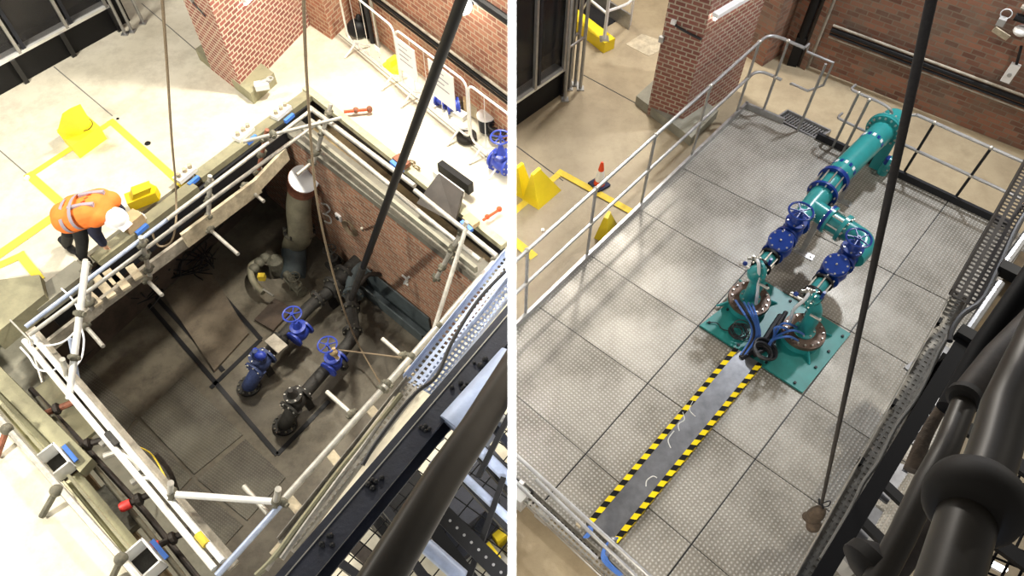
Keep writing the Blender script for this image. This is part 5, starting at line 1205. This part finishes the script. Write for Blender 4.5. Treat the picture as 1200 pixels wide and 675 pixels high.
for k in range(14):
    a = -math.pi*.1+math.pi*1.2*k/13; u, w, _ = basis(AD); q = c+u*(.13*math.cos(a+.2))*1+w*(-.13*math.sin(a+.2)); mb.ball(q, .012)
mb.build('flow_mark', 'cable_white', t, label='pale dashed flow band')
coupling(AX(963, 228), AX(978, 209), .2, 'large dismantling coupling with a dark blue flange on the main teal pipe', 'blue', name='coupling', group=None, rods=10)
mt = thing('discharge_pipe', AX(1000, 185), 'long straight teal discharge pipe running to the far edge', 'pipe')
MB().tube([AX(976, 211), AX(1036, 152)], .16, 26).build('barrel', 'teal', mt)
for q in (.18, .72):
    c = lerp(AX(976, 211), AX(1036, 152), q); u, w, _ = basis(AD)
    for k in range(7):
        a = math.pi*(.1+.13*k); d_ = (u*math.cos(a)+w*math.sin(a)); d_ = d_ if d_.z > -.2 else -d_
        MB().bar(c+d_*.158-AD*.03+w*0, c+d_*.158+AD*.03, .04, .012, up=d_).build('flow_mark', 'cable_white' if k % 2 else 'blue', mt)
MB().lathe(AX(976, 211)-AD*.02, AD, [(0, .2), (.04, .2)], 26).build('flange', 'blue', mt)
bt = thing('end_elbow', AX(1045, 148), 'teal flanged elbow turning down to the floor beyond the far edge', 'pipe')
e_ = AX(1036, 152); end = G(1048, 145, AZ)
MB().lathe(e_-AD*.04, AD, [(0, .24), (.04, .24), (.041, .245), (.08, .24)], 28).build('flange', 'teal', bt); MB().bolts(e_-AD*.06, AD, .205, .016, .16, 16).build('bolt', 'bolt', bt)
MB().tube([e_, e_+AD*.16, e_+AD*.32-V((0, 0, .04)), e_+AD*.42-V((0, 0, .2)), e_+AD*.42-V((0, 0, .5)), XY(e_+AD*.42, .0)], .17, 24, 5).build('elbow', 'teal', bt)
MB().lathe(XY(e_+AD*.42, .0), (0, 0, 1), [(0, .25), (.04, .25)], 26).build('floor_flange', 'teal', bt)
mb = MB().bar(XY(e_+AD*.12+pd*.12, 0), e_+AD*.12+pd*.12, .03, .16, up=pd); mb.build('support_leg', 'teal', bt)
# valve plate near the elbow
t = thing('drain_valve', G(1040, 195, .3), 'small teal drain branch with a flange and blue bonnet below the end elbow', 'valve')
c = XY(e_+AD*.1+pd*.25, .45); MB().frust(XY(c, 0), c, .07).lathe(c, pd, [(0, .13), (.04, .13)], 18).build('body', 'teal', t); MB().frust(c, c+V((0, 0, .1)), .06).build('bonnet', 'blue', t); MB().bolts(c+pd*.04, pd, .1, .012, .02, 6).build('bolt', 'bolt', t)
# branch to line two
coupling(AX(971, 257), AX(989, 268), .185, 'cross branch coupling with long tie rods between tee and elbow', 'teal', group=None, rods=8)
e2 = thing('elbow_pipe', AX(1010, 285), 'wide teal elbow turning the cross branch down to the right line', 'pipe')
pts = [AX(988, 267), AX(998, 273), AX(1010, 281), AX(1011, 291), AX(1001, 303)]
MB().tube(pts, [.14, .12], 24, 6).build('elbow', 'teal', e2)
flg(AX(989, 268), BR, .185, e2, 'teal', .02)
coupling(AX(952, 346), AX(965, 330), .125, 'right black dismantling coupling between riser and blue valve')
riser(PC2, AX(950, 349), 'right teal riser elbow rising from the rusty disc')
cvalve(AX(977, 317), AD, 'blue bolted check valve on the right line')
valve(AX(993, 301), AD, 1.0, 'blue gate valve with handwheel on the right line', 'blue', wz=.36, group='blue gate valves')
# supports
for (x, y, l) in ((905, 300, 'under the left black coupling'), (967, 333, 'under the right black coupling'), (962, 252, 'under the tee pipe'), (1008, 189, 'under the long straight pipe')):
    p = AX(x, y); t = thing('pipe_support', XY(p, RZ), 'grey steel pipe support leg '+l, 'support', 'pipe supports')
    MB().bar(XY(p, RZ), p-V((0, 0, .12)), .07, .03, up=AD).build('leg', 'galv', t); MB().box(XY(p, RZ)+pd*.03, .28, .1, .015, pd).build('foot', 'galv', t)
    mb = MB()
    for s_ in (-.1, .13): mb.frust(XY(p, RZ)+pd*s_+V((0, 0, .012)), XY(p, RZ)+pd*s_+V((0, 0, .035)), .016, n=6)
    mb.build('bolt', 'bolt', t)
# taps, hoses and cables
for nm, (a, b, c_) in (('left', ((889, 298, 1.2), (889, 325, 1.15), (884, 357, .5))), ('right', ((949, 341, 1.2), (937, 350, 1.15), (924, 380, .5)))):
    q = [G(*a), G(*b), G(*c_)]
    if nm == 'right': q = [G(949, 341, 1.2), G(943, 351, 1.15), G(931, 362, .9), G(925, 379, .5)]
    else: q = [G(886, 303, 1.2), G(889, 310, 1.2), G(889, 330, .9), G(886, 356, .5)]
    t = thing('vent_hose', q[-1], 'pale plastic vent hose with steel tap from the '+nm+' riser down to its disc', 'hose', 'vent hoses')
    MB().tube(q, .02, 10, 5).build('hose', 'cable_white', t); MB().ball(q[0], .04).frust(q[0]-V((.1, 0, 0)), q[0]+V((.06, 0, 0)), .02).frust(q[0]-V((.05, .02, 0)), q[0]-V((.05, .02, -.08)), .015).build('tap', 'bolt', t)
for nm, c in (('left', AX(881, 316)), ('right', AX(941, 352))):
    t = thing('stop_cock', c, 'small steel and blue stop cock on the flank of the '+nm+' riser', 'tap', 'stop cocks')
    MB().frust(c-pd*.15, c+V((0, 0, 0)), .018).frust(c-pd*.16, c-pd*.12, .03).build('body', 'bolt', t); MB().ball(c-pd*.1+V((0, 0, .04)), .03).build('knob', 'blue', t)
    e = c+pd*.3-AD*.05-V((0, 0, .1)); MB().tube([e-pd*.15, e-pd*.03], .016).ball(e-pd*.03, .022).build('side_cock', 'bolt', t)
jb = G(898, 408, RZ+.12)
def cab(label, pts, r=.016, m='cable_blue', group=None):
    tubeobj('cable', m, label, 'cable', [G(*p) for p in pts], r, 7, 6, group)
for k in range(5):
    o_ = k*2.2
    cab('blue cable from left rusty disc to cable ramp, strand '+['leftmost', 'second from left', 'middle', 'second from right', 'rightmost'][k], [(862+o_*2.2, 352+o_*.5, .47), (871+o_*1.6, 366, .75), (880+o_, 380, .55), (880+o_*1.1, 396, .38), (868+o_*.8, 416, .36)], .014 if k != 1 else .02, 'cable_blue' if k != 1 else 'cable_black')
for k, (ex, ey) in enumerate(((935, 399), (942, 392), (926, 388), (934, 384))):
    cab('blue cable arching over the right rusty disc, '+['lowest', 'longest', 'short upper', 'uppermost'][k]+' strand', [(ex, ey, .47), (ex-8, ey-4, .7), (ex-18, ey-4, .7), (905+k, 399-k*2, .42), (896+k, 410, .36)], .014)
for k, (c, R) in enumerate(((G(896, 411, .36), .13), (G(893, 413, .4), .1))):
    mb = MB()
    for j in range(3): mb.torus(c+V((0, 0, .02*j)), (.3, .2-.1*j, 1), R+.01*j, .018, 22, 7)
    lab(mb.build('cable_coil', 'cable_black'), ['larger', 'smaller'][k]+' black cable coil at the head of the cable ramp', 'cable')
c = G(865, 389, BZ); mb = MB()
for k in range(9): mb.torus(c+V((random.uniform(-.04, .04), random.uniform(-.03, .03), .015+.006*k)), (random.uniform(-.2, .2), random.uniform(-.2, .2), 1), random.uniform(.06, .13), .006, 20, 5)
mb.tube(curve([c+V((-.1, .0, .02)), c+V((-.2, .03, .02)), c+V((-.25, .12, .02)), c+V((-.38, .13, .02))], 5), .007, 5)
lab(mb.build('wire_coil', 'cable_black'), 'loose coil of thin black wire lying on the left part of the teal plate', 'cable')
cab('thick black cable trunk from between the pump heads to the ramp', [(915, 370, .32), (905, 385, .32), (895, 400, .34), (880, 412, .34), (868, 420, .33)], .04, 'cable_black')
cab('second black cable trunk hugging the right pump collar', [(921, 366, .32), (909, 388, .36), (904, 404, .34), (884, 416, .36)], .03, 'cable_black')
# ---- cable ramp with hazard edges
rz = RZ+.09
R1 = [(688, 612), (861, 407)]; R2 = [(722, 638), (893, 427)]
a0_, a1_, b0_, b1_ = G(*R1[0], rz), G(*R1[1], rz), G(*R2[0], rz), G(*R2[1], rz)
t = thing('cable_ramp', (a0_+b1_)/2-V((0, 0, .09)), 'grey aluminium cable duct cover with yellow and black hazard edges across the platform', 'cable cover')
MB().prism([a0_, a1_, b1_, b0_], RZ+.001, rz).build('cover', 'ramp_alu', t)
w_a = (b0_-a0_).normalized()*.055
rr = math.atan2((a1_-a0_).y, (a1_-a0_).x)
for a, b, w in ((a0_, a1_, w_a), (b0_, b1_, -w_a)):
    MB().prism([a, b, b+w, a+w], rz-.001, rz+.004).slab([a, b, b-V((0, 0, .09)), a-V((0, 0, .09))], -w*.1).build('hazard_strip', 'hazard', t, rot=rr, label='yellow and black striped edge')
mb = MB()
for pts in ([(800, 483), (802, 492), (795, 497), (796, 505)], [(770, 560), (765, 558), (758, 563), (757, 570)], [(812, 470), (808, 480), (815, 488)], [(790, 505), (783, 515), (786, 525)]):
    q = [G(*p, rz+.001) for p in pts]; mb.tube(curve(q, 4), .006, 4)
mb.build('chalk_mark', 'white_paint', t, label='white chalk scribbles')
# ---- near left rail with cable tray and boxes
t = thing('handrail', G(680, 605, RZ), 'near galvanised double handrail crossing the lower left of the right bay', 'handrail')
for (a, b), z, r in ((((601, 530), (775, 688)), 1.05, .022), (((628, 562), (760, 690)), .9, .02), (((605, 566), (700, 655)), .55, .02)):
    MB().tube([G(*a, z), G(*b, z)], r, 12).build('rail', 'galv', t, clip=.012)
c = G(718, 634, 1.0); MB().ball(c, .04).tube([c, c+V((0, 0, -.72))], .03).build('post', 'galv', t)
def traysimple(a, b, z, w, label, m):
    t, *_ = traysec(a, b, z, w, label, m); return t
traysec((607, 572), (735, 690), .45, .16, 'grey perforated cable tray beneath the near handrail', 'tray_grey', clip=None)
lab(MB().tube([G(622, 596, .3), G(722, 692, .3)], .018).build('conduit', 'galv'), 'slim bright conduit outside the near cable tray', 'pipe')
for (x, y, w, h, l) in ((605, 585, .26, .3, 'larger grey junction box at the partition edge below the near rail'), (636, 607, .16, .12, 'smaller pale grey junction box below the near rail')):
    lab(MB().box(G(x, y, .25), w, w*.6, h, (1, -.9)).build('junction_box', 'grey_box', clip=.012), l, 'box')
for (x, y, l, m) in ((611, 567, 'white', 'white'), (678, 616, 'cream', 'timber')): lab(MB().box(G(x, y, .5), .05, .04, .05, (1, -.9)).build('socket_box', m), 'tiny '+l+' socket box on the near cable tray', 'socket')
for k in range(4):
    o_ = 2.0*k
    cab('blue cable dropping over the near cable tray, '+['outermost', 'second', 'third', 'innermost'][k]+' of the bundle', [(718+o_, 630, .6), (708+o_, 642, .6), (706+o_, 656, .55), (722+o_, 672, .45), (745+o_, 690, .4)], .011, 'cable_blue', 'blue cable bundle')
for k in range(3): cab('short blue cable hop on the near cable tray, '+['left', 'middle', 'right'][k], [(690+2*k, 617, .6), (689+2*k, 624, .62), (684+2*k, 630, .58)], .012, 'cable_blue', 'short blue cable hops')
cab('thin black wire looping below the smaller junction box', [(644, 611, .3), (652, 619, .1), (664, 620, .1), (672, 622, .3)], .007, 'cable_black')
cab('black cable stub hanging beside the larger junction box', [(611, 590, .3), (620, 592, .25), (626, 586, .3), (622, 575, .5)], .018, 'cable_black')
# ---- hoist cable with weight
bz_ = G(963, 590, 1.0)
t = thing('hoist_cable', bz_-V((0, 0, .1)), 'thick black hoist cable slanting down across the right bay', 'cable')
MB().tube(ext([D(1098, -30, 2.2), bz_], 1.), [.0195, .016], 12).build('rope', 'rope_dark', t)
MB().torus(bz_-V((0, 0, .02)), (1, .2, .3), .045, .012, 16, 8).tube(curve([bz_, bz_+V((.08, .02, .02)), bz_+V((.09, 0, -.07)), bz_+V((.03, 0, -.1))], 4), .006, 6).build('shackle', 'dark_steel', t)
c = bz_-V((.01, .05, .2)); mb = MB().ball(c, .085, .075, .2, 16, 10).ball(c+V((.02, -.06, -.14)), .075, .065, .1).ball(c+V((-.04, .02, -.1)), .05)
lab(mb.build('hook_bag', 'sack'), 'brown sacking bag wrapped round the hook at the end of the hoist cable', 'bag')
# ---- right foreground: tray, beam, walkway, scaffold tubes
t, A, B, d, s2 = traysec((938, 690), (1126, 345), 3.1, .13, 'grey perforated cable tray along the black beam, lower length', 'tray_grey')
mb = MB(); mb.bar(A+V((0, 0, -.004)), B+V((0, 0, -.004)), .12, .003); mb.build('solid_base', 'tray_grey', t)
traysec((1128, 352), (1215, 192), 3.2, .22, 'dark perforated cable tray at the upper right edge', 'tube_dark')
tubeobj('cable', 'cable_black', 'thick black cable winding down the upper dark tray', 'cable', [G(*p, 3.3) for p in ((1215, 232), (1192, 265), (1168, 318), (1150, 352), (1128, 368), (1116, 385), (1113, 400))], .022, 8, 5)
tubeobj('cable', 'cable_grey', 'grey cable winding down the lower tray', 'cable', [G(*p, 3.2) for p in ((1112, 392), (1100, 412), (1088, 440), (1072, 470), (1050, 500), (1030, 540), (1012, 565), (1000, 590), (980, 625), (962, 655))], .014, 8, 5)
for x, y, l in ((1099, 378, 'upper'), (1046, 473, 'middle'), (1007, 542, 'lower')):
    lab(MB().box(G(x, y, 3.1), .06, .03, .04, d).build('tray_bracket', 'black'), l+' black bracket clipped to the edge of the lower tray', 'bracket', 'tray brackets')
gbeam((935, 700), (1121, 396), (961, 700), 3.3, 'long black steel beam right of the lower cable tray', 'mesh_black')
lab(MB().bar(G(1122, 388, 3.3), G(1156, 408, 3.3), .1, .1).build('cross_beam', 'black'), 'short black cross beam at the head of the long beam', 'beam')
lab(MB().bar(G(1170, 312, 3.3), G(1210, 332, 3.3), .1, .1).build('cross_beam', 'black'), 'short black cross beam at the right edge of the frame', 'beam')
lab(MB().tube([G(1131, 392, 3.3), G(1172, 332, 3.3)], .035).build('guard_tube', 'galv'), 'bright steel tube between the two short cross beams', 'tube')
lab(MB().tube([G(1176, 312, 3.3), G(1212, 262, 3.3)], .035).build('guard_tube', 'galv'), 'bright steel tube above the upper cross beam', 'tube')
lab(MB().bar(G(1146, 392, 3.2), G(1204, 300, 3.2), .12, .03).build('kick_board', 'timber_dirt'), 'brown kick board beside the bright steel tube', 'board')
lab(MB().bar(G(1150, 418, 3.0), G(1215, 320, 3.0), .14, .03).bar(G(1150, 418, 3.0), G(1215, 320, 3.0), .02, .14).build('rail_channel', 'dark_steel'), 'dark channel with stud heads right of the brown kick board', 'channel')
mb = MB()
for q in (.15, .3, .45, .6): c = lerp(G(1148, 430, 2.6), G(1205, 345, 2.6), q); mb.box(c, .07, .05, .04, d)
lab(mb.build('stud_plate', 'black'), 'row of black stud heads right of the lower cross beam', 'bolt')
# lower walkway plates and objects seen below
for i, q in enumerate(([(1048, 500), (1086, 440), (1110, 455), (1075, 525)], [(1012, 570), (1035, 535), (1068, 548), (1040, 590)], [(985, 620), (1008, 582), (1035, 600), (1012, 640)], [(1060, 430), (1100, 400), (1140, 425), (1105, 470)])):
    lab(MB().prism([G(*p, 1.2) for p in q], 1.17, 1.2).build('walkway_plate', 'ramp_alu'), ['second', 'third', 'lowest', 'uppermost'][i]+' grey walkway plate showing below the long black beam', 'plate', 'grey walkway plates')
mb = MB()
for x, y in ((1063, 520), (1069, 512), (1057, 530), (1075, 530), (1066, 545)): mb.box(G(x, y, 1.21), .09, .05, .05, d)
lab(mb.build('clip_row', 'black'), 'group of black clips on the walkway plate below the long beam', 'clip')
for k, (a, b, l) in enumerate((((1078, 468), (1104, 490), 'upper'), ((1028, 560), (1070, 600), 'middle'), ((1000, 600), (1040, 640), 'lower'))):
    lab(MB().bar(G(*a, 1.3), G(*b, 1.3), .09, .06).build('cross_member', 'black'), l+' black cross member under the long beam', 'beam', 'black cross members')
for k, (a, b, l) in enumerate((((1031, 566), (1055, 582), 'upper'), ((1155, 655), (1180, 668), 'lower'))):
    A, B = G(*a, .5), G(*b, .5); t = thing('tube_light', (A+B)/2-V((0, 0, .06)), l+' lit tube lamp glimpsed below the gantry at lower right', 'light')
    MB().bar(A-V((0, 0, .05)), B-V((0, 0, .05)), .06, .04).build('housing', 'white', t); MB().tube([A, B], .02).build('tube', 'lamp_glow', t)
lab(MB().box(G(985, 655, .0), .5, .35, .5, (1, .6)).box(G(990, 650, .5), .3, .2, .2, (1, .6)).build('pump_unit', 'grey_box'), 'grey pump unit glimpsed at the lower end of the long black beam', 'pump')
meshpanel(1120, 700, (130, -250), (140, 60), 16, 8, 2.2, 'black square mesh guard behind the fat scaffold tubes', .011)
for k, (a, b, l) in enumerate((((1130, 500), (1215, 560), 'upper'), ((1120, 600), (1215, 670), 'lower'))):
    lab(MB().bar(G(*a, 2.3), G(*b, 2.3), .12, .05).build('walkway_bar', 'black'), l+' black bar behind the fat scaffold tubes', 'bar', 'walkway bars')
# fat scaffold tubes near the viewer
t = thing('scaffold_tube', D(1120, 620, 1.5), 'fattest grey brown scaffold tube at the bottom right corner, close to the viewer', 'scaffold tube')
MB().tube(ext([D(1113, 675, 1.42), D(1140, 585, 1.56)], 1.2), .0575, 30).build('lower_tube', 'foreground_tube', t)
MB().tube(ext([D(1146, 585, 1.6), D(1164, 532, 1.7), D(1178, 480, 1.8), D(1226, 378, 2.0)], 0, 2.2), .055, 30).build('upper_tube', 'foreground_tube', t)
dd = (D(1164, 532, 1.7)-D(1133, 604, 1.52)).normalized()
MB().lathe(D(1141, 588, 1.55)-dd*.06, dd, [(0, .06), (.008, .078), (.03, .094), (.06, .1), (.09, .097), (.115, .082), (.13, .055)], 36).build('collar', 'rubber', t, label='rounded dark collar', ang=60)
t = thing('scaffold_tube', D(1090, 560, 2.4), 'second dark scaffold tube with a small collar, rising left of the fattest one', 'scaffold tube')
MB().tube(ext([D(1018, 700, 2.2), D(1056, 630, 2.3), D(1085, 568, 2.4), D(1109, 525, 2.5), D(1129, 475, 2.65)], 1.), .042, 26).build('lower_tube', 'foreground_tube', t)
MB().tube(ext([D(1132, 468, 2.7), D(1170, 420, 2.8), D(1215, 374, 2.95)], 0, 2.), .06, 26).build('upper_tube', 'tube_dark', t)
dd = (D(1160, 430, 2.8)-D(1128, 470, 2.65)).normalized()
MB().lathe(D(1131, 465, 2.66)-dd*.03, dd, [(0, .045), (.012, .06), (.04, .06), (.06, .04)], 24).build('collar', 'rubber', t, label='small dark collar')
lab(MB().tube(ext([D(1010, 705, 2.5), D(1040, 672, 2.55), D(1098, 600, 2.65), D(1120, 570, 2.7)], 1.), .055, 26).build('scaffold_tube', 'tube_dark'), 'grimy scaffold tube lying behind the second tube at the bottom edge', 'scaffold tube')
lab(MB().lathe(D(1008, 672, 2.3), (1, .6, .2), [(0, .05), (.02, .09), (.06, .09), (.1, .05)], 20).build('tube_collar', 'rubber'), 'dark round collar at the bottom edge under the second tube', 'collar')
mb = MB(); q = [D(1069, 552, 3), D(1084, 512, 3.05), D(1108, 470, 3.1)]; mb.tube(q, [.036, .02], 12, 4); lab(mb.build('grooved_handle', 'sack'), 'tapering brown grooved timber handle behind the second tube', 'handle')
lab(MB().tube(ext([D(1205, 330, 3.2), D(1150, 410, 3.1), D(1112, 480, 3.0)], 1.5), .05, 18).build('scaffold_tube', 'mesh_black'), 'thin black scaffold tube at the upper right of the foreground', 'scaffold tube')
# ================================================================== LIGHT
def area(loc, target, size, power, col=(1, .95, .85), sy=None):
    l = bpy.data.lights.new('lamp', 'AREA'); l.energy = power; l.color = col; l.size = size
    if sy: l.shape = 'RECTANGLE'; l.size_y = sy
    o = bpy.data.objects.new('lamp', l); COL.objects.link(o); o.location = loc
    o.rotation_euler = (V(target)-V(loc)).to_track_quat('-Z', 'Y').to_euler(); return o
area((-1.2, 9.2, 6.2), (-2.5, 8.2, 0), .5, 860, (1, .95, .82))
area((-8, 8.5, 7.5), (-6.5, 7, 0), 1.0, 540, (1, .95, .85))
area((-7.8, 1.2, 4.8), (-6, 3.0, 0), .5, 620, (1, .94, .8))
area((-3.0, 12.5, 7.5), (-3, 6, -2), 1.0, 420, (1, .95, .86))
area((-.6, -2.6, 5.2), (-1.0, 2, 4), .5, 40, (.55, .7, 1))
# right bay high bays
area((6.2, 9.4, 6.4), (4.5, 6.5, 0), .3, 330, (.90, .94, 1))
area((2.2, 11.5, 7.5), (3.0, 5.5, 0), .5, 520, (1, .95, .88))
area((7.5, 5.5, 6.5), (4, 4.5, 0), .5, 160, (1, .94, .84))
area((1.3, 13.0, 6.0), (1.5, 9.5, 0), .8, 200, (1, .92, .78))
# added unseen strip light, no hall lamp, to whiten the partition's near edge
pc = CAM-FW*1.6; o = area(pc, pc+FW, .02, 14, (1, 1, 1), 4.4); o.data.spread = math.radians(8)
o.rotation_euler = Matrix((V((1, 0, 0)), UP, -FW)).transposed().to_euler()
area((.55, .3, 2.6), (.6, 2.3, 0), .4, 75, (1, .9, .75))  # added unseen fill light, brightens the near tan floor
w = bpy.data.worlds.new('hall'); scn.world = w; w.use_nodes = True
bg = w.node_tree.nodes['Background']; bg.inputs[0].default_value = (1, .96, .9, 1); bg.inputs[1].default_value = .22
scn.view_settings.view_transform = 'Standard'; scn.view_settings.look = 'None'
scn.view_settings.gamma = 1; scn.view_settings.use_curve_mapping = False; scn.view_settings.exposure = 0
